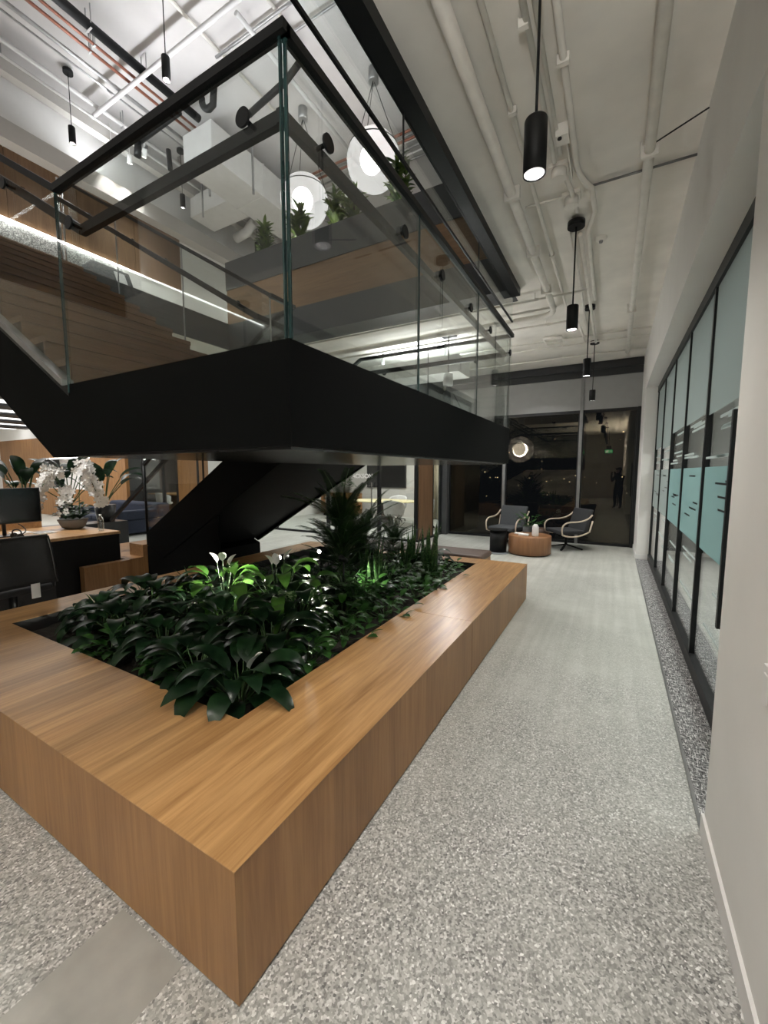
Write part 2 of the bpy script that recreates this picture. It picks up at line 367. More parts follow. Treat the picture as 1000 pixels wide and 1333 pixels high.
    def build(s, name, mat, parent=None, bevel=0.0, seg=2, solid=0.0):
        L = Vector((0, 0, 0)); q = parent
        while q is not None: L += q.location; q = q.parent
        me = bpy.data.meshes.new(name); me.from_pydata([tuple(Vector(p) - L) for p in s.v], [], s.f); me.validate()
        if len(me.polygons) == len(s.sm): me.polygons.foreach_set('use_smooth', s.sm)
        me.materials.append(M[mat]); me.update()
        o = bpy.data.objects.new(name, me); COL.objects.link(o)
        if parent is not None: o.parent = parent
        if solid:
            sm = o.modifiers.new('thick', 'SOLIDIFY'); sm.thickness = solid; sm.offset = 0
        if bevel:
            bv = o.modifiers.new('edge', 'BEVEL'); bv.width = bevel; bv.segments = seg; bv.limit_method = 'ANGLE'; bv.angle_limit = radians(50)
        return o
def tag(o, label=None, cat=None, group=None, kind=None):
    if label: o['label'] = label
    if cat: o['category'] = cat
    if group: o['group'] = group
    if kind: o['kind'] = kind
    return o
def thing(name, label, cat, loc=(0, 0, 0), rz=0, group=None):
    o = bpy.data.objects.new(name, None); COL.objects.link(o); o.location = loc; o.rotation_euler = (0, 0, rz); o.empty_display_size = .1
    return tag(o, label, cat, group)
def struct(name, mb, mat, parent=None, **kw):
    o = mb.build(name, mat, parent, **kw)
    if parent is None: o['kind'] = 'structure'
    return o
def dup(root, loc, rz=0, label=None, group=None, scale=1.0, name=None):
    def rec(o, par):
        c = o.copy(); COL.objects.link(c); c.parent = par
        for ch in list(o.children): rec(ch, c)
        return c
    c = rec(root, None)
    c.location = loc; c.rotation_euler = (0, 0, rz); c.scale = (scale,) * 3
    if label: c['label'] = label
    if group: c['group'] = group
    return c
def text(name, body, size, mat, loc, rot, parent=None, extrude=.004, align='CENTER'):
    cu = bpy.data.curves.new(name, 'FONT'); cu.body = body; cu.size = size; cu.extrude = extrude; cu.align_x = align; cu.offset = size * .028
    cu.materials.append(M[mat]); o = bpy.data.objects.new(name, cu); COL.objects.link(o)
    L = Vector((0, 0, 0)); q = parent
    while q is not None: L += q.location; q = q.parent
    o.location = Vector(loc) - L; o.rotation_euler = rot
    if parent is not None: o.parent = parent
    return o
# ================================================================ THE SETTING
XW, XG = .42, .63            # corridor wall face, office glass plane
ZC, ZU = 3.95, 4.20          # lower ceiling, upper floor
ZT = 8.25                    # upper ceiling
VX0, VX1, VY0, VY1 = -6.6, -1.27, -1.3, 5.63   # the opening between the floors
struct('floor', MB().box(-22.6, XW, -9, 10.16, -.2, 0).box(-22.6, -3.85, 10.16, 13.1, -.2, 0), 'floor')
struct('floor_patch', MB().box(-1.50, -1.15, -.6, .71, .0002, .0012), 'patch')
struct('floor_carpet', MB().box(XW, 4.1, -1, 9.6, -.2, .004), 'carpet')
struct('trim_1', MB().box(XW - .012, XW + .004, 2.15, 8.8, -.01, .006), 'alu')
# right side of the corridor
struct('wall_right', MB().box(XW, .62, -9, 2.15, 0, ZC).box(XW, 1.0, 2.15, 8.8, 3.1, ZC).box(XW, .86, 8.8, 10.16, 0, ZC), 'wall')
struct('baseboard_right', MB().box(XW - .012, XW, -9, 2.16, 0, .09).box(XW - .012, XW, 8.79, 10.06, 0, .09).box(XW - .012, XG, 8.788, 8.8, .004, .09), 'white')
struct('wall_office', MB().box(4.0, 4.1, -1, 9.6, 0, 3.2).box(.62, 4.1, -1.1, -1, 0, 3.2).box(.86, 4.1, 9.6, 9.7, 0, 3.2), 'wall')
struct('ceiling_office', MB().box(.62, 4.1, -1.1, 2.15, 3.1, 3.2).box(1.0, 4.1, 2.15, 9.7, 3.1, 3.2), 'wall')
# slabs: ceiling of the ground floor = floor of the upper floor
struct('ceiling', MB().box(VX1, 1.0, -9, 10.16, ZC, ZU).box(-22.6, VX0, -9, 13.1, ZC, ZU)
       .box(VX0, VX1, VY1, 10.16, ZC, ZU).box(VX0, -3.85, 10.16, 13.1, ZC, ZU).box(VX0, VX1, -9, VY0, ZC, ZU), 'ceil')
struct('wall_back', MB().box(-22.6, .62, -9.1, -9, 0, ZC), 'beige')
struct('wall_left', MB().box(-22.7, -22.6, -9, 13.1, 0, ZC), 'wall')
# edges of the opening
struct('trim_2', MB().box(VX1 - .015, VX1 + .105, VY0, VY1 + .02, 3.86, ZC - .001).box(VX1 - .015, VX1, VY0, VY1, ZC, 4.55), 'black')
struct('trim_3', MB().box(VX0, VX0 + .03, 3.0, VY1, 3.94, 4.42).box(VX0, VX0 + .03, VY0, 1.2, 3.94, 4.42), 'char')
par = tag(thing('parapet', None, None, (-4, VY1, 3.95)), kind='structure')
struct('lower_band', MB().box(VX0, VX1, VY1 - .02, VY1 + .4, 3.945, 4.40), 'char', par)
struct('wood_band', MB().box(VX0, VX1 + .6, VY1, VY1 + .4, 4.40, 5.03), 'wood_para', par)
struct('upper_band', MB().box(VX0, -.3, VY1 - .02, VY1 + .08, 5.03, 5.53).box(VX0, -.3, VY1 + .36, VY1 + .42, 5.03, 5.53)
       .box(VX0, VX0 + .04, VY1 + .08, VY1 + .36, 5.03, 5.53), 'char', par)
tag(struct('planting_soil', MB().box(VX0 + .04, -.3, VY1 + .08, VY1 + .36, 5.3, 5.46), 'soil', par), kind='stuff')
# upper floor room
struct('ceiling_upper', MB().box(-9.2, 2.1, -3.1, 12.6, ZT, ZT + .2), 'ceil_up')
wl = tag(thing('wall_left_upper', None, None, (-9, 3, ZU)), kind='structure')
struct('wall_panel', MB().box(-9.2, -9.0, -3, 12.5, ZU, ZT), 'wall', wl)
wp = MB()
for k in range(9): wp.box(-9.0, -8.96, -3 + k * 1.04, -3 + k * 1.04 + 1.03, 5.77, 6.9)
struct('wood_panel', wp, 'wood_wall_y', wl)
struct('ledge', MB().box(-9.0, -8.72, -3, 12.5, 6.9, 7.2), 'beige', wl)
struct('felt_panel', MB().box(-9.0, -8.97, -3, 5.05, ZU, 5.74), 'felt', wl)
struct('led_line', MB().box(-8.962, -8.91, -3, 5.05, 5.747, 5.765), 'led', wl)
struct('wall_upper', MB().box(-9.2, 2.1, 12.5, 12.6, ZU, ZT).box(2.0, 2.1, -3, 12.5, ZU, ZT).box(-9.2, 2.1, -3.1, -3, ZU, ZT), 'wall')
struct('trim_4', MB().box(-9, 2, 10.4, 10.9, 7.55, ZT), 'ceil_up')      # concrete beam across the upper ceiling
struct('trim_5', MB().box(-8.60, -8.44, -3, 12.5, 7.72, 7.95), 'beige')
# far end: night windows
hd = tag(thing('wall_far', None, None, (-2, 10.1, 3)), kind='structure')
struct('black_header', MB().box(-3.85, XW, 10.06, 10.16, 3.64, ZC).box(-3.85, XW, 10.0, 10.06, 3.78, 3.9), 'header', hd)
sb = MB()
for (a, b) in ((-3.72, -2.36), (-2.30, -.72), (-.66, XW)): sb.box(a, b, 10.08, 10.12, 2.95, 3.64)
struct('grey_spandrel', sb, 'spandrel', hd)
for n, (a, b) in enumerate(((-3.72, -2.36), (-2.30, -.72), (-.66, .36))):
    wn_ = tag(thing('window_%d' % (n + 1), None, None, ((a + b) / 2, 10.1, 0)), kind='structure')
    struct('window_frame', MB().box(a, b, 10.07, 10.13, 0, .06).box(a, b, 10.07, 10.13, 2.89, 2.95).box(a, a + .025, 10.07, 10.13, .06, 2.89).box(b - .025, b, 10.07, 10.13, .06, 2.89), 'frame', wn_)
    struct('pane', MB().box(a + .02, b - .02, 10.096, 10.104, .05, 2.90), 'night_glass', wn_)
struct('trim_6', MB().box(-2.36, -2.30, 10.04, 10.14, 0, 3.64), 'alu')
struct('trim_7', MB().box(-.72, -.66, 10.04, 10.14, 0, 3.64), 'alu')
struct('trim_8', MB().box(.36, XW, 10.02, 10.14, 0, 2.95), 'frame')
struct('trim_9', MB().box(-3.95, -3.72, 9.9, 10.16, 0, 3.64), 'char')
cl = MB()
for k in range(64):
    x = R.uniform(-16, 9); z = R.choice((R.uniform(-3, 2), R.uniform(-1, 6), R.uniform(.3, 1.2))); y = R.uniform(38, 60); s = R.choice((.02, .028, .035, .05))
    cl.box(x - s, x + s, y, y + .05, z - s * .8, z + s * .8)
tag(cl.build('city_lights', 'city'), 'scattered far city lights in the night beyond the dark windows', 'city lights', kind='stuff')

# smoke baffle of clear glass under the edge of the opening
bf = tag(thing('glass_smoke_baffle', 'clear glass smoke baffle hanging from the black edge of the ceiling opening', 'glass baffle', (VX1, 2, 3.9)))
for (a, b) in ((-1.2, .9), (.91, 2.505), (2.515, 4.165), (4.175, 5.70)):
    MB().box(VX1 - .004, VX1 + .004, a, b, 3.585, 3.86).build('glass_pane', 'glass', bf)
MB().box(VX1 - .008, VX1 + .008, -1.2, 5.72, 3.565, 3.585).build('bottom_channel', 'black', bf)
for y in (.905, 2.51, 4.17): MB().box(VX1 - .005, VX1 + .005, y - .004, y + .004, 3.585, 3.86).build('joint_strip', 'frame', bf)

# ---------------------------------------------------------------- office front along the corridor
of = tag(thing('office_glass_front', 'black framed glass office front with teal frosted bands along the corridor', 'glass partition', (XG, 5.5, 0)))
MB().box(XG - .03, XG + .03, 2.15, 8.79, 3.0, 3.1).box(XG - .03, XG + .03, 2.15, 8.79, .004, .11).build('rail_frame', 'frame', of)
ym = [2.96, 4.10, 5.26, 6.42, 7.60, 8.755]
for y in ym: MB().box(XG - .022, XG + .022, y - .022, y + .022, .11, 3.0).build('mullion', 'frame', of)
for k, (a, b) in enumerate(zip([2.15] + ym[:-1], ym)):
    p = MB().box(XG - .004, XG + .004, a + .02, b - .02, .1, 3.01).build('glass_pane', 'door_glass', of)
    x = XG - .0075
    hi = 2.05 + R.uniform(-.1, .05)
    tz, bz = 1.64, 1.0
    MB().box(x, x + .002, a + .03, b - .03, bz, tz).build('teal_band', 'frost' if k not in (4, 5) else 'frost_dim', p)
    MB().box(x, x + .002, a + .03, b - .03, hi, 3.0).build('upper_band', 'frost_dim', p)
    for q in range(9):
        z = R.uniform(tz + .04, hi - .04) if q < 6 else R.uniform(.45, bz - .06)
        y0 = R.choice((a + .03, R.uniform(a + .03, b - .5))); y1 = min(b - .03, y0 + R.uniform(.3, .9))
        MB().box(x, x + .002, y0, y1, z, z + .018).build('frosted_line', 'frost_line', p)
    for q in range(4):
        z = R.uniform(bz + .15, tz - .08); y0 = R.uniform(a + .03, b - .5); MB().box(x - .001, x, y0, y0 + R.uniform(.2, .55), z, z + .014).build('dark_line', 'frame', p)
hn = MB().box(XG - .10, XG - .07, 2.80, 2.835, .74, 1.93).build('pull_handle', 'frame', of)
MB().box(XG - .07, XG - .004, 2.805, 2.83, .86, .885).box(XG - .07, XG - .004, 2.805, 2.83, 1.78, 1.805).build('standoff', 'frame', hn)
lsw = tag(thing('light_switch', 'white switch plate on the near right wall at the picture edge', 'light switch', (XW, 1.52, .98)))
MB().box(XW - .008, XW, 1.47, 1.56, .92, 1.04).build('switch_plate', 'white', lsw, bevel=.002)
MB().box(XW - .013, XW - .008, 1.49, 1.54, .94, 1.02).build('rocker', 'white', lsw, bevel=.002)

# ---------------------------------------------------------------- glass fronted rooms at the back
gf = tag(thing('meeting_room_front', 'black framed clear glass front of the lit meeting room', 'glass partition', (-5.5, 8.45, 0)))
fr = MB().box(-10.1, -3.85, 8.42, 8.48, 0, .05).box(-10.1, -3.85, 8.42, 8.48, 2.65, 2.75)
fr.build('rail_frame', 'frame', gf)
for x in (-3.91, -4.88, -6.4, -8.2, -10.05): MB().box(x - .035, x + .035, 8.41, 8.49, .05, 2.65).build('mullion', 'frame', gf)
for (a, b) in ((-10.05, -8.2), (-8.2, -6.4), (-6.4, -4.88), (-4.88, -3.91)): MB().box(a + .03, b - .03, 8.446, 8.454, .05, 2.65).build('glass_pane', 'door_glass', gf)
MB().box(-5.06, -5.035, 8.36, 8.385, .3, 1.35).box(-5.055, -5.04, 8.385, 8.446, .4, .42).box(-5.055, -5.04, 8.385, 8.446, 1.2, 1.22).build('pull_handle', 'chrome', gf)
text('room_name', 'JACKSON', .145, 'white', (-5.37, 8.435, 1.46), (pi / 2, 0, 0), gf, .003)
# return of the meeting room: glass and a timber panel
gr = tag(thing('timber_glass_return', 'timber panel and glass return at the corner of the meeting room', 'partition', (-3.88, 9.2, 0)))
MB().box(-3.90, -3.86, 8.5, 9.3, .05, 2.75).build('timber_panel', 'wood_wall_y', gr)
MB().box(-3.89, -3.87, 9.34, 9.86, .05, 2.75).build('glass_pane', 'door_glass', gr)
MB().box(-3.91, -3.85, 9.30, 9.34, 0, 2.75).box(-3.91, -3.85, 9.86, 9.9, 0, 2.75).box(-3.91, -3.85, 8.49, 9.86, 0, .05).build('post_frame', 'frame', gr)
struct('wall_far_room', MB().box(-15, -3.85, 13.0, 13.1, 0, ZC).box(-3.85, -3.80, 10.16, 13.1, 0, ZC), 'beige')
struct('wall_between', MB().box(-10.25, -10.1, 8.42, 13.0, 0, ZC), 'wall')
struct('wall_over_glass', MB().box(-13.4, -3.85, 8.42, 8.52, 2.75, ZC).box(-3.93, -3.85, 8.52, 9.9, 2.75, ZC), 'char')
struct('ceiling_room', MB().box(-15, -3.95, 8.55, 12.95, 3.1, 3.2), 'wall')
# timber and glass front further left
lf = tag(thing('timber_room_front', 'timber panels and dark glass front of the left conference room', 'partition', (-11.7, 8.45, 0)))
MB().box(-12.52, -11.55, 8.43, 8.49, .05, 2.75).box(-11.45, -11.0, 8.43, 8.49, .05, 2.75).build('timber_panel', 'wood_wall', lf)
MB().box(-11.0, -10.3, 8.43, 8.47, .05, 2.75).build('white_panel', 'wall', lf)
MB().box(-11.55, -11.45, 8.42, 8.50, 0, 2.75).box(-12.62, -12.52, 8.42, 8.5, 0, 2.75).box(-13.4, -10.3, 8.42, 8.5, 0, .05).box(-13.4, -13.3, 8.42, 8.5, .05, 2.75).build('post_frame', 'frame', lf)
MB().box(-13.3, -12.62, 8.446, 8.454, .05, 2.75).build('glass_pane', 'door_glass', lf)
# glass side of the conference room seen beside the timber wall
lf2 = tag(thing('conference_glass_front', 'dark glass front of the conference room behind the navy sofa', 'glass partition', (-14.2, 8.45, 0)))
MB().box(-16.2, -13.4, 8.446, 8.454, .05, 2.75).build('glass_pane', 'door_glass', lf2)
MB().box(-16.2, -13.4, 8.42, 8.48, 0, .05).box(-16.2, -13.4, 8.42, 8.48, 2.65, 2.75).box(-14.55, -14.5, 8.42, 8.48, .05, 2.65).build('rail_frame', 'frame', lf2)
struct('wall_conference', MB().box(-17, -10.25, 12.0, 12.1, 0, 3.1).box(-17, -16.9, 8.42, 12, 0, 3.1), 'char')
# timber wall with a lit niche at far left
tw = tag(thing('wall_timber', None, None, (-18, 7.2, 0)), kind='structure')
struct('timber_panel', MB().box(-22.6, -19.2, 7.2, 7.3, 0, 2.88).box(-15.4, -13.3, 7.2, 7.3, 0, 2.88).box(-19.2, -15.4, 7.2, 7.3, 2.13, 2.88).box(-19.2, -15.4, 7.2, 7.3, 0, 1.0), 'wood_wall', tw)
struct('niche', MB().box(-19.2, -15.4, 7.9, 7.95, .9, 2.3).box(-19.2, -15.4, 7.3, 7.95, .95, 1.0), 'wall', tw)
struct('niche_led', MB().box(-19.1, -15.5, 7.32, 7.38, 2.09, 2.12), 'led', tw)
struct('bulkhead', MB().box(-22.6, -13.3, 7.2, 7.3, 2.88, ZC), 'wall', tw)
for k in range(5):
    x = -12.4 - k * 1.9
    lp = tag(thing('linear_ceiling_light', 'bright white linear ceiling panel over the left lounge, %s from the stair' % ('first second third fourth fifth'.split()[k]), 'ceiling light', (x, 4.8, 3.3), group='linear lights over the left lounge'))
    MB().box(x + .55, x + 1.35, 1.5, 7.0, 3.20, 3.36).build('black_baffle', 'black', lp)
    MB().box(x - .54, x + .54, 1.5, 7.0, 3.26, 3.33).build('diffuser', 'panel_light', lp)
    MB().tube([(x, 2.2, 3.33), (x, 2.2, ZC)], .008, 6).tube([(x, 6.2, 3.33), (x, 6.2, ZC)], .008, 6).build('hanger', 'alu', lp)
# ================================================================ STAIR
S = .60                              # slope
LX0, LX1, LY0, LY1, LZ0, LZ1 = -2.83, -1.085, 1.205, 4.89, 1.69, 2.10
st = thing('staircase', 'black steel switchback staircase with glass guards floating above the planter', 'staircase', (-2, 3, 0))
MB().box(LX0, LX1, LY0, LY1, LZ0 + .012, LZ1).box(-3.1, LX0, 3.2, LY1, LZ0 + .012, LZ1).build('landing', 'fascia', st)
MB().box(LX0, LX1 - .03, LY0 + .03, LY1 - .03, LZ0, LZ0 + .012).build('landing_soffit', 'soffit', st)
# upper flight towards the left
UX = LX0 - 2.1 / S
for (y0, nm) in ((LY0, 'stringer'), (2.91, 'stringer')):
    MB().prism([(LX0, LZ1), (LX0, 2.13), (UX, 2.13 + S * (LX0 - UX)), (UX, 3.75), (-3.0, LZ0), (LX0, LZ0)], 'Y', y0, y0 + .04).build(nm, 'fascia', st)
MB().prism([(-3.0, LZ0 + .01), (UX, 3.76), (UX, 3.80), (-3.0, LZ0 + .06)], 'Y', LY0 + .04, 2.91).build('flight_soffit', 'fascia', st)
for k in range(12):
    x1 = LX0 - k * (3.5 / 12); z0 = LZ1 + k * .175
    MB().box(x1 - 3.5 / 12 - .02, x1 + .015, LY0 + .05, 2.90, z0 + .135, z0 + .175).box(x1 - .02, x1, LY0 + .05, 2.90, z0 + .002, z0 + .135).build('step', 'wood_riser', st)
# lower flight under it, down to the timber plinth
BX = -5.5
for y0 in (3.2, 4.85):
    MB().prism([(-3.1, LZ1), (-3.1, 2.22), (BX, 2.22 - S * (-3.1 - BX)), (BX, .62), (BX + .35, .47), (-3.05, LZ0)], 'Y', y0, y0 + .04).build('stringer', 'fascia', st)
MB().prism([(-3.05, LZ0 + .012), (-3.05, LZ0 + .06), (BX + .3, .56), (BX + .3, .50)], 'Y', 3.24, 4.85).build('flight_soffit', 'fascia', st)
MB().prism([(BX, .60), (BX, 0), (-4.39, 0), (-4.39, .90), (BX + .35, .47)], 'Y', 3.205, 3.235).prism([(-4.39, .46), (-4.05, .46), (-4.05, 1.10), (-4.39, .90)], 'Y', 3.205, 3.235).build('side_panel', 'fascia', st)
MB().prism([(BX, .60), (BX, 0), (BX + .4, 0), (BX + .4, .44)], 'Y', 3.24, 4.85).build('foot_block', 'fascia', st)
for k in range(8):
    x0 = -3.1 - k * .3; z1 = 2.1 - (k + 1) * .18
    MB().box(x0 - .3, x0 + .0, 3.245, 4.845, z1 - .04, z1).box(x0 - .0, x0 + .02, 3.245, 4.845, z1, z1 + .14).build('step', 'wood_tread', st)
# ---- glass guards
def pane(poly, axis, at, th=.006):
    return MB().prism(poly, axis, at - th, at + th)
ZR, ZH = 3.14, 2.925
def panel_x(y0, y1, x=LX1 + .012):
    g = pane([(y0, 2.10), (y1, 2.10), (y1, ZR - .02), (y0, ZR - .02)], 'X', x - .012).build('glass_panel', 'glass', st)
    MB().box(x - .019, x - .005, y0 - .004, y0 + .003, 2.1, ZR - .02).build('glass_edge', 'edge', g)
    return g
for (a, b) in ((LY0 + .012, 2.345), (2.36, 3.56), (3.575, LY1 - .012)): panel_x(a, b)
def panel_y(x0, x1, y=LY0, z0=2.10):
    g = pane([(x0, z0), (x1, z0), (x1, ZR - .02), (x0, ZR - .02)], 'Y', y).build('glass_panel', 'glass', st)
    MB().box(x1 - .004, x1 + .003, y - .007, y + .007, 2.1, ZR - .02).build('glass_edge', 'edge', g)
panel_y(LX0 + .09, LX1 - .012)
for (a, b) in ((-2.1, LX1 - .02), (-3.12, -2.11)): panel_y(a, b, LY1)
def panel_slope(x0, x1, y, zb, zt, xs):
    """sloping panel, bottom/top heights given at xs"""
    f = lambda x, z: z + S * (xs - x)
    g = pane([(x0, f(x0, zb)), (x1, f(x1, zb)), (x1, f(x1, zt)), (x0, f(x0, zt))], 'Y', y).build('glass_panel', 'glass', st)
    MB().box(x1 - .004, x1 + .003, y - .007, y + .007, f(x1, zb) + .02, f(x1, zt)).build('glass_edge', 'edge' if y < 2 else 'galv', g)
for (a, b) in ((-3.85, LX0 + .085), (-5.0, -3.86), (-6.25, -5.01)): panel_slope(a, b, LY0, 2.03, ZR - .02, LX0 + .09)
for (a, b) in ((-4.1, -2.86), (-5.3, -4.11), (-6.5, -5.31)): panel_slope(a, b, 2.93, 2.07, 3.2, -2.84)
for (a, b) in ((-4.3, -3.12), (-5.5, -4.31)):
    for y in (3.22, 4.87):
        f = lambda x, z: z - S * (-3.11 - x)
        g = pane([(a, f(a, 2.14)), (b, f(b, 2.14)), (b, f(b, 3.12)), (a, f(a, 3.12))], 'Y', y).build('glass_panel', 'glass', st)
        MB().box(a - .002, a + .012, y - .008, y + .008, f(a, 2.14), f(a, 3.12)).build('glass_edge', 'frame', g)
pane([(2.96, 2.10), (3.19, 2.10), (3.19, 3.2), (2.96, 3.2)], 'X', -2.845).build('glass_panel', 'glass', st)
# ---- top rails (slim black) and handrails
up_near = (UX - .1, LY0, ZR + S * (LX0 + .09 - UX + .1))
rails = MB()
rails.bar((LX1, LY0, ZR), (LX1, LY1, ZR), .04, .036).bar((LX1 + .02, LY0, ZR), (LX0 + .09, LY0, ZR), .04, .036)
rails.bar((LX0 + .09, LY0, ZR), up_near, .04, .036)
rails.bar((LX1 + .02, LY1, ZR), (-3.12, LY1, ZR), .04, .036).bar((-3.12, LY1, ZR), (BX, LY1, ZR - S * (-3.12 - BX)), .04, .036)
rails.build('top_rail', 'black', st)
MB().bar((-2.84, 2.93, 3.22), (-6.5, 2.93, 3.22 + S * 3.66), .036, .034).bar((-2.84, 2.91, 3.22), (-2.84, 3.24, 3.22), .036, .034).bar((-2.84, 3.22, 3.22), (-3.1, 3.22, 3.14), .036, .034).bar((-3.1, 3.22, 3.14), (BX, 3.22, 3.14 - S * (-3.1 - BX)), .036, .034).build('top_rail', 'black', st)
hr = MB().bar((LX1 - .065, LY0 + .045, ZH), (LX1 - .065, LY1 - .05, ZH), .03, .05).bar((LX1 - .05, LY0 + .065, ZH), (-2.62, LY0 + .065, ZH), .03, .05)
hr.bar((-2.62, LY0 + .065, ZH), (UX - .1, LY0 + .065, ZH + S * (-2.62 - UX + .1)), .03, .05)
hr.bar((LX1 - .05, LY1 - .065, ZH), (-3.05, LY1 - .065, ZH), .03, .05).bar((-3.05, LY1 - .065, ZH), (-5.9, LY1 - .065, ZH - S * 2.85), .03, .05)
hr.build('handrail', 'frame', st)
MB().bar((-2.95, 2.86, 3.03), (-6.5, 2.86, 3.03 + S * 3.55), .03, .05).bar((-2.95, 2.845, 3.03), (-2.95, 3.30, 3.03), .03, .05).bar((-2.95, 3.29, 3.03), (-3.2, 3.29, 2.97), .03, .05).bar((-3.2, 3.29, 2.97), (-6.54, 3.29, .88), .03, .05).build('handrail', 'black', st)
def bracket(p, d, inward):
    """disc on the outside of the glass, arm to the handrail"""
    p = Vector(p); i = Vector(inward)
    b = MB().tube([p - i * .016, p - i * .006], .034, 18).tube([p - i * .006, p + i * .07], .009, 8).bar(p + i * .07 - Vector(d) * .05 + Vector((0, 0, .0)), p + i * .07 + Vector(d) * .05, .02, .012)
    b.build('rail_bracket', 'black', st)
for y in (1.45, 2.15, 2.72, 3.35, 3.95, 4.78): bracket((LX1, y, ZH - .0), (0, 1, 0), (-1, 0, 0))
for x in (-1.28, -2.6): bracket((x, LY0, ZH), (1, 0, 0), (0, 1, 0))
for x in (-3.35, -4.6, -5.8): bracket((x, LY0, ZH + S * (-2.62 - x)), (1, 0, 0), (0, 1, 0))
for x in (-3.3, -4.4, -5.0, -5.9): bracket((x, 2.93, 3.03 + S * (-2.95 - x)), (1, 0, 0), (0, -1, 0))
for x in (-1.5, -2.75): bracket((x, LY1, ZH), (1, 0, 0), (0, -1, 0))
sh = MB()
sh.prism([(LX0 + .02, 2.10), (LX0 + .02, 2.135), (UX, 2.135 + S * 3.52), (UX, 2.10 + S * 3.52)], 'Y', LY0 - .012, LY0 + .052)
sh.prism([(-2.84, 2.11), (-2.84, 2.145), (UX, 2.145 + S * 3.49), (UX, 2.11 + S * 3.49)], 'Y', 2.895, 2.962)
sh.build('glass_shoe', 'galv', st)
MB().tube([(BX, 3.22, .62), (BX, 3.22, 1.75)], .018, 8).tube([(BX, 4.87, .62), (BX, 4.87, 1.75)], .018, 8).build('newel_post', 'black', st)
MB().tube([(UX - .12, 2.86, 4.2), (UX - .12, 2.86, 5.38)], .014, 8).tube([(UX - .02, 2.86, 4.2), (UX - .02, 2.86, 5.36)], .014, 8).build('newel_post', 'chrome', st)
# timber plinth at the foot of the stair
pl = thing('stair_plinth', 'low timber plinth where the lower stair flight lands behind the planter', 'plinth', (-6, 3.9, 0))
MB().box(-6.9, BX - .03, 2.97, 4.9, 0, .456).box(-5.61, -5.5, 2.43, 2.97, 0, .456).build('plinth_body', 'wood_side', pl)
MB().box(-5.85, BX - .03, 3.16, 4.9, .456, .62).build('plinth_step', 'wood_tread', pl)

# ================================================================ PLANTER
px0, px1, py0, py1, PH = -4.37, -.897, .718, 5.27, .456
ix0, ix1, iy0, iy1 = -3.95, -1.47, 1.235, 4.98
pb = thing('planter_bench', 'large oak planter bench around the plants below the stair', 'planter', (-2.6, 3, 0))
T = PH - .003
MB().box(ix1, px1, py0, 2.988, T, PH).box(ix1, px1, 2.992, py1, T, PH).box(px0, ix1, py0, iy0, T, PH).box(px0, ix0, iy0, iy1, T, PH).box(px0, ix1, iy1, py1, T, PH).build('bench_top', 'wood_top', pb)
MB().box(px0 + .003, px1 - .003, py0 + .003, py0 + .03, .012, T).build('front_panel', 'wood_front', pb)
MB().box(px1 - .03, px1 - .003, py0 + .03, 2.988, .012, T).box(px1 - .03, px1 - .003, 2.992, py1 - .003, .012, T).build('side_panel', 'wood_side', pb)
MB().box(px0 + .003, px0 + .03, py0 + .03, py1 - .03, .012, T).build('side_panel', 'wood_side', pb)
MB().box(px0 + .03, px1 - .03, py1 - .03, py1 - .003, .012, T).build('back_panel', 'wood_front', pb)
MB().box(px0 + .03, px1 - .03, py0 + .03, py0 + .05, 0, .03).box(px1 - .05, px1 - .03, py0 + .05, py1 - .03, 0, .03).build('recessed_plinth', 'black', pb)
MB().box(ix0 - .015, ix0, iy0, iy1, .05, T).box(ix1, ix1 + .015, iy0, iy1, .05, T).box(ix0, ix1, iy0 - .015, iy0, .05, T).box(ix0, ix1, iy1, iy1 + .015, .05, T).build('inner_liner', 'liner', pb)
so = MB(); nx, ny = 30, 42
gv = [(ix0 + (ix1 - ix0) * i / nx, iy0 + (iy1 - iy0) * j / ny, .345 + .035 * R.random() + .02 * sin(i * .9) * cos(j * .7)) for j in range(ny + 1) for i in range(nx + 1)]
so.add(gv, [(j * (nx + 1) + i, j * (nx + 1) + i + 1, (j + 1) * (nx + 1) + i + 1, (j + 1) * (nx + 1) + i) for j in range(ny) for i in range(nx)], True)
tag(so.build('soil', 'soil', pb), kind='stuff')
cu = thing('seat_cushion', 'dark brown rounded seat pad on the far edge of the planter bench', 'seat pad', (-2.4, 5.5, 0))
MB().box(-3.6, -1.50, 5.30, 5.80, .0, .40).build('pad_base', 'wood_front', cu)
MB().box(-3.62, -1.48, 5.28, 5.82, .40, .485).build('pad', 'brown_leather', cu, bevel=.04, seg=4)
# ================================================================ LAMPS
def pendant(name, label, group, x, y, ztop, zbot, ln, r, power, cone=115, can=True):
    t = thing(name, label, 'pendant light', (x, y, ztop), 0, group)
    MB().tube([(x, y, zbot + ln - .01), (x, y, ztop)], .007 if r > .05 else .006, 8).build('cable', 'black', t)
    if can: MB().cyl((x, y), r * 1.45, ztop - .05, ztop, 20).cyl((x, y), .012, ztop - .01, ZC if ztop < 5 else ZT, 8).build('canopy', 'black', t)
    MB().lathe([(.0005, ln), (r * .96, ln), (r, ln - .006), (r, 0), (r - .005, 0), (r - .006, ln * .8)], (x, y, zbot), 28).build('lamp_body', 'black', t)
    MB().lathe([(r - .007, .004), (r * .45, .06)], (x, y, zbot), 24).build('reflector', 'reflector', t)
    MB().lathe([(.0005, 0), (r * .47, 0), (r * .47, .004), (.0005, .004)], (x, y, zbot + .058), 20).build('lamp_face', 'lamp_face', t)
    if power: light('SPOT', 'pendant_beam', (x, y, zbot + .045), power, WARM, .028, aim=(x, y, 0), cone=cone, blend=.9)
    return t
G1 = 'black cylinder pendants along the corridor'
pendant('corridor_pendant', 'largest black cylinder pendant hanging nearest in the corridor', G1, -.42, 2.28, ZC, 3.08, .25, .055, 48, can=False)
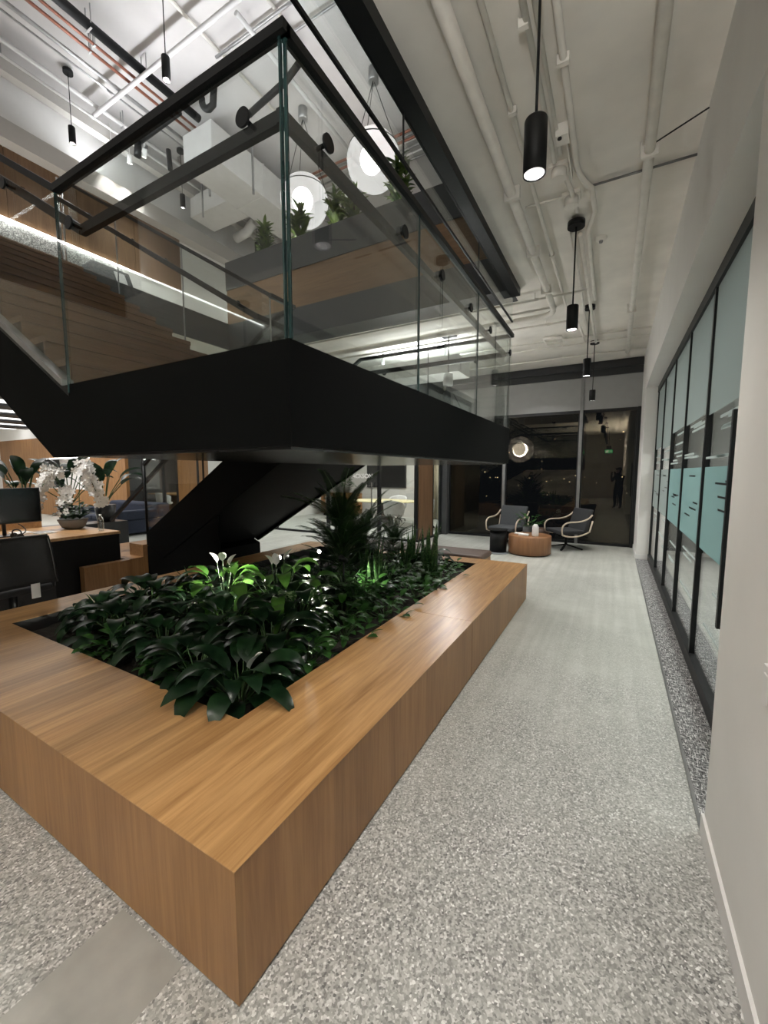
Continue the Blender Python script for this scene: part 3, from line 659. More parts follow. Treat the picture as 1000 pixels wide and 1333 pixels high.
pendant('corridor_pendant', 'second black cylinder pendant along the corridor, under a round canopy', G1, -.42, 4.40, ZC - .03, 2.95, .22, .052, 48)
pendant('corridor_pendant', 'third black cylinder pendant along the corridor, in front of the dark header', G1, -.42, 6.70, ZC, 2.98, .24, .052, 48)
pendant('corridor_pendant', 'farthest and smallest black cylinder pendant in front of the grey panel', G1, -.42, 8.50, ZC, 2.90, .19, .052, 40)
for k, y in enumerate((.0, -2.2, -4.4)):
    pendant('corridor_pendant', ('black cylinder pendant straight above the camera', 'black cylinder pendant behind the camera', 'black cylinder pendant far behind the camera')[k], G1, -.42, y, ZC, 3.05, .25, .055, (45, 45, 45)[k])
for (x, y, lab) in ((-2.6, -.8, 'black cylinder pendant behind the camera, nearest on its left'), (-4.6, -1.8, 'black cylinder pendant behind the camera, leftmost'), (-2.4, -3.4, 'black cylinder pendant behind the camera, farthest back on its left')):
    pendant('corridor_pendant', lab, G1, x, y, ZC, 3.1, .25, .055, 16)
for k, (x, y) in enumerate(((.2, -2.6), (.2, -4.4), (.15, -6.2))):
    t = thing('added_uplighter', ('added black uplighter brightening the ceiling from behind the camera, nearest the camera', 'added black uplighter brightening the ceiling from behind the camera, second from the camera', 'added black uplighter brightening the ceiling, farthest behind the camera')[k], 'added lamp', (x, y, 0))
    MB().cyl((x, y), .15, 0, .02, 24).build('base', 'black', t); MB().cyl((x, y), .015, .02, 1.72, 10).build('pole', 'black', t)  # added stands for the upward beams, no such lamps belong here
    MB().lathe([(.02, 1.72), (.14, 1.82), (.135, 1.82), (.02, 1.735)], (x, y, 0), 24).build('lamp_bowl', 'black', t)
G2 = 'small black pendants of the upper floor'
pendant('upper_pendant', 'small black upper pendant at the far left, before the white cove', G2, -8.18, 3.9, 8.2, 7.08, .26, .05, 40)
pendant('upper_pendant', 'lit black upper pendant hanging on a long cable beside the black pipe', G2, -5.72, 3.97, ZT, 7.05, .30, .055, 40)
pendant('upper_pendant', 'small black upper pendant in front of the white duct branch', G2, -8.1, 5.86, 8.2, 7.08, .26, .05, 40)
pendant('upper_pendant', 'small black upper pendant just above the parapet corner', G2, -8.07, 7.86, 8.2, 7.05, .26, .05, 40)

def globe(label, x, y, z, r, ztop, power, bulb=.19):
    t = thing('globe_pendant', label, 'globe lamp', (x, y, z), 0, 'frosted globe pendants')
    MB().sphere((x, y, z), r, 40, 24).build('glass_globe', 'globe', t)
    MB().sphere((x - .03, y - .02, z + .02), bulb, 24, 14, 1.1).build('bulb', 'bulb', t)
    zr = z + r * .42; rr = r * .915
    ring = [(x + rr * cos(2 * pi * k / 48), y + rr * sin(2 * pi * k / 48), zr) for k in range(49)]
    MB().tube(ring, .009, 6, caps=False).build('band', 'frame', t)
    cb = MB()
    for k in range(3):
        a = 2 * pi * k / 3 + .5; cb.tube([(x + rr * cos(a), y + rr * sin(a), zr), (x, y, ztop - .16)], .006, 5)
    cb.build('suspension_wire', 'black', t)
    MB().cyl((x, y), .085, ztop - .2, ztop, 18).build('canopy', 'galv', t)
    light('POINT', 'globe_glow', (x, y, z), power, NEUT, r * .55)
    return t
globe('lower left frosted globe pendant glowing above the parapet plants', -5.31, 6.40, 6.65, .44, ZT, 20)
globe('upper right frosted globe pendant glowing behind the rail', -3.80, 6.40, 6.83, .45, ZT, 20)
globe('frosted globe pendant hanging low behind the black landing, seen mirrored in the night window', -2.60, 6.9, 2.30, .40, 3.30, 150)
rod = thing('ceiling_rod', 'thin black rod and box carrying the low globe under the far ceiling', 'rod', (-2.6, 6.9, 3.95))
MB().tube([(-2.6, 6.9, 3.3), (-2.6, 6.9, ZC)], .012, 8).box(-2.72, -2.48, 6.8, 7.0, ZC - .03, ZC).build('hanger_rod', 'frame', rod)
ex = thing('exit_sign', 'green exit sign hanging behind the camera, mirrored in the night window', 'exit sign', (-.35, -6.6, ZC))
MB().tube([(-.35, -6.6, 3.1), (-.35, -6.6, ZC)], .012, 8).box(-.57, -.13, -6.62, -6.58, 2.66, 2.90).box(-.47, -.23, -6.64, -6.56, 2.90, 3.1).build('sign_box', 'black', ex)
MB().box(-.55, -.15, -6.58, -6.575, 2.68, 2.88).build('sign_face', 'exit_green', ex)
MB().box(-.50, -.34, -6.575, -6.572, 2.72, 2.84).bar((-.30, -6.573, 2.78), (-.19, -6.573, 2.78), .004, .025).bar((-.24, -6.573, 2.83), (-.19, -6.573, 2.78), .004, .02).bar((-.24, -6.573, 2.73), (-.19, -6.573, 2.78), .004, .02).build('pictogram', 'exit_white', ex)

# ================================================================ SERVICES UNDER THE LOWER CEILING
def pipe(name, label, cat, pts, r, mat, group=None, clamps=(), n=10):
    t = thing(name, label, cat, pts[0], 0, group)
    MB().tube(pts, r, n).build('run', mat, t)
    for p in clamps:
        c = MB().box(p[0] - r * 1.5, p[0] + r * 1.5, p[1] - .015, p[1] + .015, p[2] - r * 1.35, p[2] + r * 1.1)
        c.tube([(p[0] - r * 1.6, p[1], p[2] - r), (p[0] - r * 1.6, p[1], min(ZC - .002 if p[2] < 5 else ZT - .002, p[2] + .4))], .006, 5).build('clamp', mat, t)
    return t
def bend(p, c, q, n=6):
    """rounded corner from p over c to q"""
    p, c, q = Vector(p), Vector(c), Vector(q)
    return [tuple(p * (1 - t) ** 2 + c * 2 * t * (1 - t) + q * t * t) for t in [i / n for i in range(n + 1)]]
GC = 'painted pipes under the corridor ceiling'
pipe('sprinkler_pipe', 'thick painted pipe nearest the black ceiling edge, turning left at its end', 'pipe',
     [(-.83, -6, 3.85), (-.84, 6.25, 3.85)] + bend((-.85, 6.3, 3.85), (-.86, 6.5, 3.85), (-1.05, 6.52, 3.85)) + [(-6, 6.55, 3.85)], .04, 'pipe_paint', GC, [(-.83, 3.6, 3.85), (-.83, 4.6, 3.85), (-.84, 5.6, 3.85)])
pipe('conduit', 'long thin painted conduit beside the thick pipe, ending past the crossing pipes', 'conduit', [(-.66, -6, 3.91), (-.70, 6.6, 3.91)], .016, 'pipe_paint', GC, [(-.68, 2.9, 3.91), (-.69, 4.9, 3.91)])
pipe('conduit', 'thin painted conduit running to the first round junction box', 'conduit', [(-.53, -6, 3.91), (-.50, 3.5, 3.91)], .016, 'pipe_paint', GC, [(-.52, 2.4, 3.91)])
pipe('conduit', 'thin painted conduit beside the first, running to the same junction box', 'conduit', [(-.47, -6, 3.92), (-.455, 3.45, 3.92)], .012, 'pipe_paint', GC)
pipe('conduit', 'painted conduit that kinks right around the second pendant canopy', 'conduit', [(-.36, -6, 3.91), (-.36, 3.55, 3.91)] + bend((-.36, 3.6, 3.91), (-.35, 3.8, 3.91), (-.27, 3.95, 3.91)) + [(-.26, 4.3, 3.91), (-.33, 4.6, 3.91), (-.34, 6.4, 3.91)], .02, 'pipe_paint', GC, [(-.36, 2.7, 3.91)])
pipe('conduit', 'painted conduit from the junction box into the second canopy', 'conduit', [(-.46, 3.62, 3.91), (-.42, 3.9, 3.91), (-.40, 4.2, 3.9)], .018, 'pipe_paint', GC)
pipe('conduit', 'thin painted conduit between the second and third pendants', 'conduit', [(-.47, 4.5, 3.91), (-.50, 7.9, 3.91)], .016, 'pipe_paint', GC)
pipe('conduit', 'painted conduit from the second canopy along to the third canopy', 'conduit', [(-.40, 4.6, 3.9), (-.40, 8.4, 3.9)], .02, 'pipe_paint', GC)
pipe('sprinkler_pipe', 'thick painted pipe on the right side of the corridor ceiling', 'pipe', [(.115, -6, 3.87), (.105, 9.2, 3.87)], .035, 'pipe_paint', GC, [(.11, 3.65, 3.87), (.105, 6.9, 3.87)])
pipe('conduit', 'thin rod slanting from the right pipe to the wall', 'conduit', [(.14, 3.60, 3.88), (.41, 3.44, 3.88)], .005, 'frame', GC)
pipe('conduit', 'thin crossing conduit from the second canopy to the right wall', 'conduit', [(-.30, 3.95, 3.93), (.42, 3.96, 3.93)], .009, 'alu', GC)
pipe('conduit', 'thin crossing conduit left of the second canopy', 'conduit', [(-.80, 3.98, 3.93), (-.45, 3.98, 3.93)], .009, 'pipe_paint', GC)
for k, (y, z, r, x0, x1, lab) in enumerate(((5.88, 3.86, .014, -6.0, -.40, 'thin crossing pipe just beyond the black edge, under the far ceiling'), (6.98, 3.88, .018, -6, -.75, 'crossing pipe behind the landing rail that bends at its right end'),
        (7.95, 3.9, .016, -6, .4, 'thin crossing conduit over the third pendant'), (8.35, 3.9, .012, -6, .4, 'thinnest crossing conduit close to the window header'), (9.2, 3.9, .014, -6, .4, 'last crossing conduit against the window header'), (6.75, 3.92, .02, -6, -1.3, 'pale crossing pipe beside the thick bent pipe'))):
    pipe('conduit', lab, 'conduit', [(x0, y, z), (x1, y, z)] + (bend((x1, y, z), (x1 + .15, y, z), (x1 + .16, y + .2, z)) + [(x1 + .2, 8.2, z)] if k == 1 else []), r, 'pipe_paint', 'crossing pipes under the far ceiling', [(-1.0, y, z)] if r > .013 else ())
for (lab, x, y) in (('first round painted junction box beside the nearest pendant', -.485, 3.62), ('second round painted junction box on a square plate', -.43, 4.02)):
    t = thing('junction_box', lab, 'junction box', (x, y, ZC), 0, 'round junction boxes on the ceiling')
    MB().cyl((x, y), .055, 3.85, ZC - .03, 20).build('cover', 'pipe_paint', t)
    MB().box(x - .07, x + .07, y - .06, y + .06, ZC - .03, ZC).build('base_plate', 'pipe_paint', t)
t = thing('ceiling_camera', 'small square sensor box with a dark lens beside the conduits', 'sensor', (-.40, 3.2, ZC))
MB().box(-.46, -.38, 3.20, 3.30, 3.87, ZC).build('sensor_case', 'pipe_paint', t); MB().cyl((-.435, 3.22), .014, 3.862, 3.872, 12).build('lens', 'black', t)
MB().box(-.405, -.395, 3.30, 3.72, 3.88, 3.94).build('bracket', 'pipe_paint', t)
t = thing('smoke_detector', 'round smoke detector on the corridor ceiling', 'smoke detector', (-.23, 4.87, ZC))
MB().lathe([(.055, 0), (.055, -.015), (.04, -.03), (.0005, -.032)], (-.23, 4.87, ZC), 24).build('detector_base', 'pipe_paint', t); MB().lathe([(.02, -.03), (.016, -.05), (.0005, -.052)], (-.23, 4.87, ZC), 16).build('detector_cap', 'alu', t)
t = thing('access_frame', 'small square pipe frame on the far corridor ceiling', 'bracket', (-1.0, 7.9, ZC))
MB().tube([(-1.18, 7.75, 3.9), (-.9, 7.75, 3.9), (-.9, 8.1, 3.9), (-1.18, 8.1, 3.9), (-1.18, 7.75, 3.9)], .02, 8).build('frame_tube', 'pipe_paint', t)
t = thing('ceiling_duct_box', 'white boxed air unit under the far ceiling with a glowing underside', 'duct', (-3.4, 7.35, 3.66))
MB().box(-4.25, -2.46, 7.04, 7.66, 3.36, 3.66).build('duct_case', 'duct', t, bevel=.008)
MB().box(-4.1, -4.06, 7.2, 7.24, 3.66, ZC).box(-2.8, -2.76, 7.2, 7.24, 3.66, ZC).build('hanger', 'galv', t)
MB().box(-2.461, -2.454, 7.1, 7.15, 3.4, 3.62).build('flange', 'galv', t)
def spot_head(label, x, y, zc_, z, aim, mat='white', power=0):
    t = thing('track_spotlight', label, 'spotlight', (x, y, z), 0, 'adjustable spotlights')
    v = (Vector(aim) - Vector((x, y, z))).normalized(); p = Vector((x, y, z))
    MB().tube([p - v * .07, p + v * .07], .045, 16).build('lamp_head', mat, t)
    MB().tube([p + v * .071, p + v * .073], .036, 16).build('lamp_face', 'lamp_face', t)
    MB().tube([p, (x, y, zc_)], .008, 6).build('stem', mat, t)
    if power: light('SPOT', 'track_beam', tuple(p + v * .09), power, NEUT, .03, aim=aim, cone=60)
spot_head('grey spotlight on a stem under the far ceiling by the landing corner', -1.75, 7.6, ZC, 3.62, (-2.2, 8.6, 3.0), 'galv')
for k, (x, y) in enumerate(((-8.35, 4.62), (-8.35, 4.95), (-7.95, 5.0))):
    spot_head(('left white spotlight on the upper track', 'middle white spotlight on the upper track', 'right white spotlight on the upper track')[k], x, y, 7.95, 7.55, (-9, y + .3, 6.2), 'white', 25)
# ================================================================ SERVICES OF THE UPPER CEILING
GU = 'services under the upper ceiling'
def yrun(name, label, cat, x, z, r, mat, y0=-2.9, y1=12.4, hang=()):
    t = thing(name, label, cat, (x, y0, z), 0, GU); MB().tube([(x, y0, z), (x, y1, z)], r, 12).build('run', mat, t)
    for y in hang: MB().tube([(x - r, y, z), (x - r, y, ZT)], .008, 5).tube([(x + r, y, z), (x + r, y, ZT)], .008, 5).box(x - r - .01, x + r + .01, y - .012, y + .012, z - r - .008, z - r).build('hanger', 'galv', t)
    return t
yrun('insulated_pipe', 'thick black insulated pipe along the upper ceiling', 'pipe', -6.9, 8.0, .065, 'black', -2.9, 5.4, (2.4, 3.6, 4.4))
yrun('copper_pipe', 'left copper pipe beside the black upper pipe', 'pipe', -7.28, 8.0, .024, 'copper', -2.9, 7.6, (3.8,))
yrun('copper_pipe', 'right copper pipe beside the black upper pipe', 'pipe', -7.16, 8.03, .022, 'copper', -2.9, 7.5, (3.8,))
yrun('steel_pipe', 'grey pipe running left of the copper pipes', 'pipe', -7.55, 7.98, .03, 'galv', -2.9, 9)
yrun('steel_pipe', 'slim grey conduit above the first upper pendant', 'pipe', -7.8, 8.05, .016, 'galv')
yrun('steel_pipe', 'white pipe left of the upper pendants', 'pipe', -8.28, 8.02, .035, 'pipe_white', -2.9, 12, (2.6, 4.8))
yrun('steel_pipe', 'slim white pipe nearest the upper cove', 'pipe', -8.68, 7.85, .022, 'pipe_white', -2.9, 12, (3.2, 5.5))
yrun('light_track', 'slim white lighting track beside the cove', 'track', -8.36, 7.86, .02, 'white', 1.0, 11, (3.0, 6.0))
yrun('steel_pipe', 'white sprinkler pipe near the middle of the upper ceiling', 'pipe', -5.0, 8.1, .035, 'pipe_white', 4.6, 8.4)
yrun('steel_pipe', 'faint painted conduit left of the middle sprinkler pipe', 'pipe', -5.75, 8.2, .025, 'pipe_paint', -2.9, 6.2)
yrun('steel_pipe', 'faint painted conduit right of the middle sprinkler pipe', 'pipe', -4.55, 8.2, .025, 'pipe_paint', -2.9, 5.5)
def xrun(name, label, cat, y, z, r, mat, x0, x1):
    t = thing(name, label, cat, (x0, y, z), 0, GU); MB().tube([(x0, y, z), (x1, y, z)], r, 10).build('run', mat, t); return t
xrun('steel_pipe', 'white pipe crossing above the black upper pipe', 'pipe', 4.36, 7.9, .035, 'pipe_white', -8.6, -3.6)
xrun('steel_pipe', 'slim pipe crossing near the upper globe canopies', 'pipe', 5.2, 8.1, .018, 'galv', -5.8, -2)
xrun('steel_pipe', 'short pipe crossing beside the slim one', 'pipe', 4.9, 8.12, .022, 'galv', -5.8, -4.2)
for k, y in enumerate((7.7, 7.85, 8.0, 8.15, 8.3)):
    xrun('conduit', 'one of five parallel conduits beyond the globes', 'conduit', y, 8.1, .02, 'pipe_white' if k % 2 else 'galv', -7, 1.5)
for k in range(2): xrun('copper_pipe', ('near', 'far')[k] + ' copper pipe crossing behind the left globe', 'pipe', 7.5 + .14 * k, 8.0 - .03 * k, .024, 'copper', -7.25 + .1 * k, 1)
pipe('drain_pipe', 'black drain pipe looping down beside the upper pipe', 'pipe', [(-6.75, 5.0, 7.98), (-6.55, 5.0, 7.98)] + bend((-6.5, 5.0, 7.98), (-6.38, 5.0, 7.98), (-6.36, 5.05, 7.86)) + bend((-6.36, 5.05, 7.84), (-6.36, 5.05, 7.7), (-6.26, 5.1, 7.7)) + [(-6.15, 5.1, 7.72), (-6.13, 5.12, 8.05)] + bend((-6.13, 5.12, 8.1), (-6.13, 5.12, 8.2), (-6.28, 5.12, 8.21)) + [(-6.6, 5.12, 8.22)], .055, 'black', GU)
pipe('insulated_pipe', 'black insulated pipe with silver bands crossing the upper ceiling', 'pipe', [(-8.0, 4.95, 7.75), (-6.9, 5.0, 7.85)], .06, 'black', GU)
pipe('insulated_pipe', 'short black valve pipe hanging left of the banded pipe', 'pipe', [(-8.0, 4.92, 7.75), (-8.02, 4.9, 7.45)], .06, 'black', GU)
pipe('insulated_pipe', 'black pipe end hanging below the banded pipe', 'pipe', [(-7.75, 5.35, 7.75), (-7.75, 5.37, 7.40)], .045, 'black', GU)
pipe('insulated_pipe', 'black pipe crossing behind the guard corner post', 'pipe', [(-5.85, 5.6, 7.8), (-4.9, 5.5, 7.85), (-4.6, 5.5, 8.0)], .05, 'black', GU)
du = thing('air_duct', 'large white rectangular duct with a side branch under the upper ceiling', 'duct', (-7, 6.5, 7.3))
MB().box(-7.45, -6.65, 5.45, 12.2, 7.32, 7.95).build('main_duct', 'duct', du, bevel=.01)
MB().box(-8.62, -7.45, 6.42, 7.05, 7.32, 7.75).build('branch_duct', 'duct', du, bevel=.01)
MB().tube([(-7.45, 7.6, 7.6), (-7.8, 7.6, 7.6)] + bend((-7.8, 7.6, 7.6), (-8.0, 7.6, 7.58), (-8.1, 7.6, 7.45)) + [(-8.5, 7.6, 7.4)], .11, 14).build('flexible_hose', 'duct', du)
MB().box(-7.47, -7.44, 6.0, 6.04, 7.2, ZT).box(-6.66, -6.63, 6.4, 6.44, 7.2, ZT).box(-8.2, -8.17, 6.40, 6.42, 7.2, ZT).build('hanger', 'galv', du)
MB().box(-7.46, -6.64, 6.7, 6.73, 7.31, 7.96).box(-7.46, -6.64, 8.2, 8.23, 7.31, 7.96).build('flange', 'duct', du)
ct = thing('cable_tray', 'white wire cable tray high above the parapet corner', 'cable tray', (-8, 9, 7.6), 0)
cg = MB()
for k in range(14): cg.tube([(-8.5, 8.0 + k * .25, 7.7), (-7.7, 8.0 + k * .25, 7.7)], .012, 5)
for x in (-8.5, -8.3, -8.1, -7.9, -7.7): cg.tube([(x, 8.0, 7.71), (x, 11.5, 7.71)], .012, 5)
cg.tube([(-8.5, 8.1, 7.7), (-8.5, 8.1, ZT - .002)], .012, 5).tube([(-7.7, 8.1, 7.7), (-7.7, 8.1, ZT - .002)], .012, 5)
cg.build('tray_wire', 'pipe_white', ct)
ki = thing('screen_kiosk', 'black slanted kiosk with a small lit screen beside the top of the stair', 'kiosk', (-7.3, 3.95, ZU))
MB().prism([(-7.45, ZU), (-6.95, ZU), (-6.95, 4.48), (-7.12, 4.84), (-7.45, 4.84)], 'Y', 3.56, 4.10).build('kiosk_body', 'char', ki, bevel=.006)
MB().prism([(-6.97, 4.535), (-6.96, 4.54), (-7.075, 4.78), (-7.085, 4.775)], 'Y', 3.84, 4.0).build('screen', 'white', ki)
# ================================================================ PLANTS
def lily(name, seed, n=26, L=.26, wd=.085, pet=.20, mat='leaf_dark', flower=0):
    r = random.Random(seed); t = thing(name, None, 'plant'); f = MB(); s = MB()
    for k in range(n):
        az = k * 2.399 + r.uniform(-.3, .3); u = (k + .5) / n; el = 1.35 - .95 * u + r.uniform(-.12, .12); pl_ = pet * r.uniform(.75, 1.2)
        b = Vector((.03 * cos(az), .03 * sin(az), 0)); d = Vector((cos(az) * cos(el), sin(az) * cos(el), sin(el))); e = b + d * pl_
        s.tube([b, b + d * pl_ * .5 + Vector((0, 0, .01)), e], .004, 4, caps=False)
        f.leaf(e, az + r.uniform(-.25, .25), L * r.uniform(.75, 1.15), wd * r.uniform(.8, 1.15), el - .3, 1.7 + r.uniform(-.3, .6), 7, .22, .8, r.uniform(-.3, .3))
    f.build('foliage', mat, t); s.build('leaf_stalk', 'stem', t)
    if flower:
        p = MB(); s2 = MB()
        for k in range(flower):
            az = k * 2.1 + .4; q0 = Vector((.06 * cos(az), .06 * sin(az), pet * 1.18 + .03 * k)); s2.tube([(0, 0, 0), q0 * .6, q0], .004, 5, caps=False); p.leaf(q0, az, .12, .07, 1.15, .6, 6, .5, .8)
        p.build('bloom_or_lit_leaf', 'petal', t); s2.build('bloom_stalk', 'stem', t)
    return t
def upright(name, seed, n=10, L=.6, wd=.055, mat='snake', spread=.10):
    r = random.Random(seed); t = thing(name, None, 'plant'); f = MB()
    for k in range(n):
        az = r.uniform(0, 2 * pi); q = r.uniform(0, spread)
        f.leaf((q * cos(az), q * sin(az), 0), az + r.uniform(-1, 1), L * r.uniform(.6, 1.1), wd * r.uniform(.8, 1.2), 1.5 - r.uniform(0, .15), r.uniform(-.1, .15), 8, .3, .55, r.uniform(-.9, .9))
    f.build('foliage', mat, t); return t
def palm(name, seed, n=14, L=.75, mat='leaf_palm', trunk=.3):
    r = random.Random(seed); t = thing(name, None, 'plant'); f = MB(); s = MB()
    for k in range(n):
        az = k * 2.399 + r.uniform(-.3, .3); e = 1.5 - .8 * (k / n) + r.uniform(-.1, .1); p = Vector((0, 0, trunk * r.uniform(.2, 1))); d0 = Vector((cos(az), sin(az), 0)); pts = [p.copy()]; Lk = L * r.uniform(.75, 1.1)
        for q in range(10):
            p = p + (d0 * cos(e) + Vector((0, 0, sin(e)))) * Lk / 10; pts.append(p.copy()); e -= .085 * r.uniform(.6, 1.3)
            if q > 1:
                for sgn in (-1, 1):
                    for h in (0, .25, .5, .75):
                        dv = (p - pts[-2]).normalized(); sdv = Vector((-sin(az), cos(az), 0)) * sgn; ln_ = Lk * (.27 - .017 * q) * r.uniform(.85, 1.1)
                        b0 = p - (p - pts[-2]) * h; m1 = b0 + (dv * .55 + sdv * .83) * ln_ * .55 + Vector((0, 0, -.02 * ln_)); m2 = b0 + (dv * .62 + sdv * .75) * ln_ + Vector((0, 0, -.16 * ln_)); wv = dv * .007
                        f.add([b0 - wv * .5, b0 + wv * .5, m1 + wv, m1 - wv, m2], [(0, 1, 2, 3), (3, 2, 4)], True)
        s.tube(pts, .005, 4, caps=False)
    s.tube([(0, 0, 0), (0, 0, trunk)], .018, 6)
    f.build('foliage', mat, t); s.build('frond_stem', 'stem', t); return t
def bushy(name, seed, n=60, h=.25, rad=.2, L=.12, wd=.06, mat='leaf_mid', trail=0):
    r = random.Random(seed); t = thing(name, None, 'plant'); f = MB(); s = MB()
    for k in range(n):
        az = r.uniform(0, 2 * pi); q = rad * math.sqrt(r.random()); z = h * r.uniform(.25, 1) * (1 - .5 * (q / rad) ** 2)
        f.leaf((q * cos(az), q * sin(az), z), az + r.uniform(-.8, .8), L * r.uniform(.7, 1.2), wd * r.uniform(.8, 1.2), r.uniform(.1, .9), r.uniform(.6, 1.3), 4, .25, .85, r.uniform(-.4, .4))
        if k % 4 == 0: s.tube([(0, 0, 0), (q * cos(az) * .6, q * sin(az) * .6, z * .6), (q * cos(az), q * sin(az), z)], .003, 4, caps=False)
    f.build('foliage', mat, t); s.build('stem', 'stem', t); return t
def strap(name, seed, n=34, L=.4, wd=.018, mat='leaf_mid'):
    r = random.Random(seed); t = thing(name, None, 'plant'); f = MB()
    for k in range(n):
        az = r.uniform(0, 2 * pi); f.leaf((.02 * cos(az), .02 * sin(az), 0), az, L * r.uniform(.6, 1.15), wd, r.uniform(.8, 1.5), r.uniform(1.0, 2.2), 7, .2, .5)
    f.build('foliage', mat, t); return t
def place(proto, first, x, y, z, s, label, group=None):
    rz = R.uniform(0, 6.28)
    if first[0]:
        proto.location = (x, y, z); proto.rotation_euler = (0, 0, rz); proto.scale = (s,) * 3; tag(proto, label, None, group); first[0] = False; return proto
    return dup(proto, (x, y, z), rz, label, group, s)
class Kind:
    def __init__(s, t): s.t = t; s.f = [True]
    def put(s, x, y, sc, label, z=.35, group='plants in the planter'): return place(s.t, s.f, x, y, z, sc, label, group)
k_lily = Kind(lily('peace_lily', 1, 32, .25, .105, .18)); k_lily2 = Kind(lily('peace_lily', 2, 28, .29, .12, .20)); k_fl = Kind(lily('peace_lily', 3, 38, .27, .11, .16, 'leaf_dark', 1))
k_lit = Kind(lily('peace_lily', 4, 20, .30, .12, .34, 'leaf_bright', 3)); k_var = Kind(lily('dumb_cane', 5, 16, .26, .10, .22, 'leaf_var'))  # lit lilies: lamplight put into leaf colour, blooms stand for white lit leaves
k_bush = Kind(bushy('pothos', 6)); k_bush2 = Kind(bushy('pothos', 7, 75, .24, .26, .11, .055, 'leaf_mid')); k_fern = Kind(strap('fern', 8, 44, .30, .022, 'leaf_mid'))
k_snake = Kind(upright('snake_plant', 9)); k_snake2 = Kind(upright('snake_plant', 10, 14, .5, .04)); k_palm = Kind(palm('parlour_palm', 11, 26, .80, 'leaf_palm', .5)); k_palm2 = Kind(palm('parlour_palm', 12, 30, .78, 'leaf_palm', .7))
k_strap = Kind(strap('spider_plant', 13, 40, .45, .016, 'leaf_palm')); k_cane = Kind(lily('dumb_cane', 14, 12, .2, .08, .14, 'leaf_bright'))
k_fl.put(-1.72, 1.46, 1.05, 'glossy dark peace lily with one white bloom spilling over the near bench corner')
k_lily.put(-2.12, 1.50, .95, 'dark peace lily just left of the corner one, at the front edge')
k_lily.put(-2.60, 1.60, .95, 'dark peace lily in the middle of the front planter edge')
k_lily2.put(-3.10, 1.62, 1.0, 'broad dark peace lily left of the middle on the front planter edge')
k_lily.put(-3.52, 1.66, .95, 'dark peace lily close to the left end of the front planter edge')
k_fern.put(-3.78, 1.75, .9, 'fine leaved fern at the left front corner of the planter')
k_lily2.put(-3.70, 2.15, 1.0, 'broad dark peace lily by the left planter rim')
k_fern.put(-3.75, 2.6, 1.1, 'feathery fern below the oak plinth at the left rim')
k_bush.put(-2.90, 1.42, .8, 'small trailing pothos hanging over the front edge of the planter')
k_bush.put(-2.36, 1.45, .7, 'low pothos between two lilies at the front edge')
k_lily.put(-1.98, 1.95, 1.1, 'tall dark peace lily behind the corner one')
k_lily2.put(-2.50, 2.05, 1.0, 'shaded peace lily in the second row, centre')
k_lily.put(-3.05, 2.15, 1.05, 'shaded peace lily in the second row, left')
k_bush.put(-1.66, 1.95, .9, 'dark pothos at the right rim just behind the corner lily')
k_var.put(-2.15, 2.45, 1.0, 'pale spotted dumb cane half lit in the middle of the planter')
k_lit.put(-3.05, 2.45, 1.0, 'brightly lit peace lily with leaves coloured white as if lamplit at the left of the planter')
k_lit.put(-2.55, 2.62, 1.05, 'lit peace lily right of the brightest one, before the stair shadow')
k_lily2.put(-3.4, 2.7, 1.0, 'half lit peace lily left of the brightest one')
k_cane.put(-2.78, 2.22, 1.0, 'small fresh green dumb cane below the brightest lily')
k_cane.put(-1.95, 2.75, .9, 'small fresh green dumb cane with upright yellowish leaves')
for (x, y, lab) in ((-1.70, 2.42, 'green pothos at the right rim, nearest of the four that overhang the bench'), (-1.66, 2.95, 'green pothos overhanging the bench beside its seam'), (-1.67, 3.6, 'green pothos overhanging the bench just past its seam'), (-1.66, 4.25, 'green pothos at the right rim, farthest of the four that overhang the bench')):
    k_bush2.put(x, y, 1.0, lab)
k_bush2.put(-1.8, 4.78, .8, 'dark pothos at the far end of the right rim')
k_bush.put(-1.98, 3.25, 1.0, 'mid green pothos one step in from the bench seam')
k_snake2.put(-2.08, 3.55, 1.0, 'cluster of upright snake plant blades lit from below')
k_snake2.put(-2.35, 3.75, .9, 'cluster of dark snake plant blades left of the lit ones')
k_snake.put(-1.92, 4.50, 1.1, 'tallest dark snake plant at the far right of the planter')
k_snake.put(-2.12, 4.20, .8, 'short snake plant before the tallest one')
k_strap.put(-2.25, 3.2, 1.0, 'dark grassy spider plant in the middle of the planter')
k_strap.put(-2.7, 3.6, 1.2, 'dark grassy spider plant under the lower flight')
k_palm2.put(-2.80, 3.95, .95, 'tallest dark parlour palm in front of the lower stair flight')
k_palm.put(-2.78, 4.35, .85, 'dark parlour palm with fine fronds beside the meeting room view')
k_palm.put(-2.62, 3.70, .75, 'shaded parlour palm against the stair underside')
k_palm2.put(-2.5, 4.7, .5, 'low parlour palm before the lit meeting room')
k_bush.put(-2.1, 4.8, 1.1, 'dark pothos between the palms and the snake plant')
k_lily2.put(-2.05, 4.88, .8, 'tall leafy shoot standing before the meeting room floor')
k_bush2.put(-3.2, 3.15, .7, 'shaded pothos behind the lit lilies')
k_bush2.put(-3.5, 3.2, 1.0, 'shaded pothos under the foot of the lower flight')
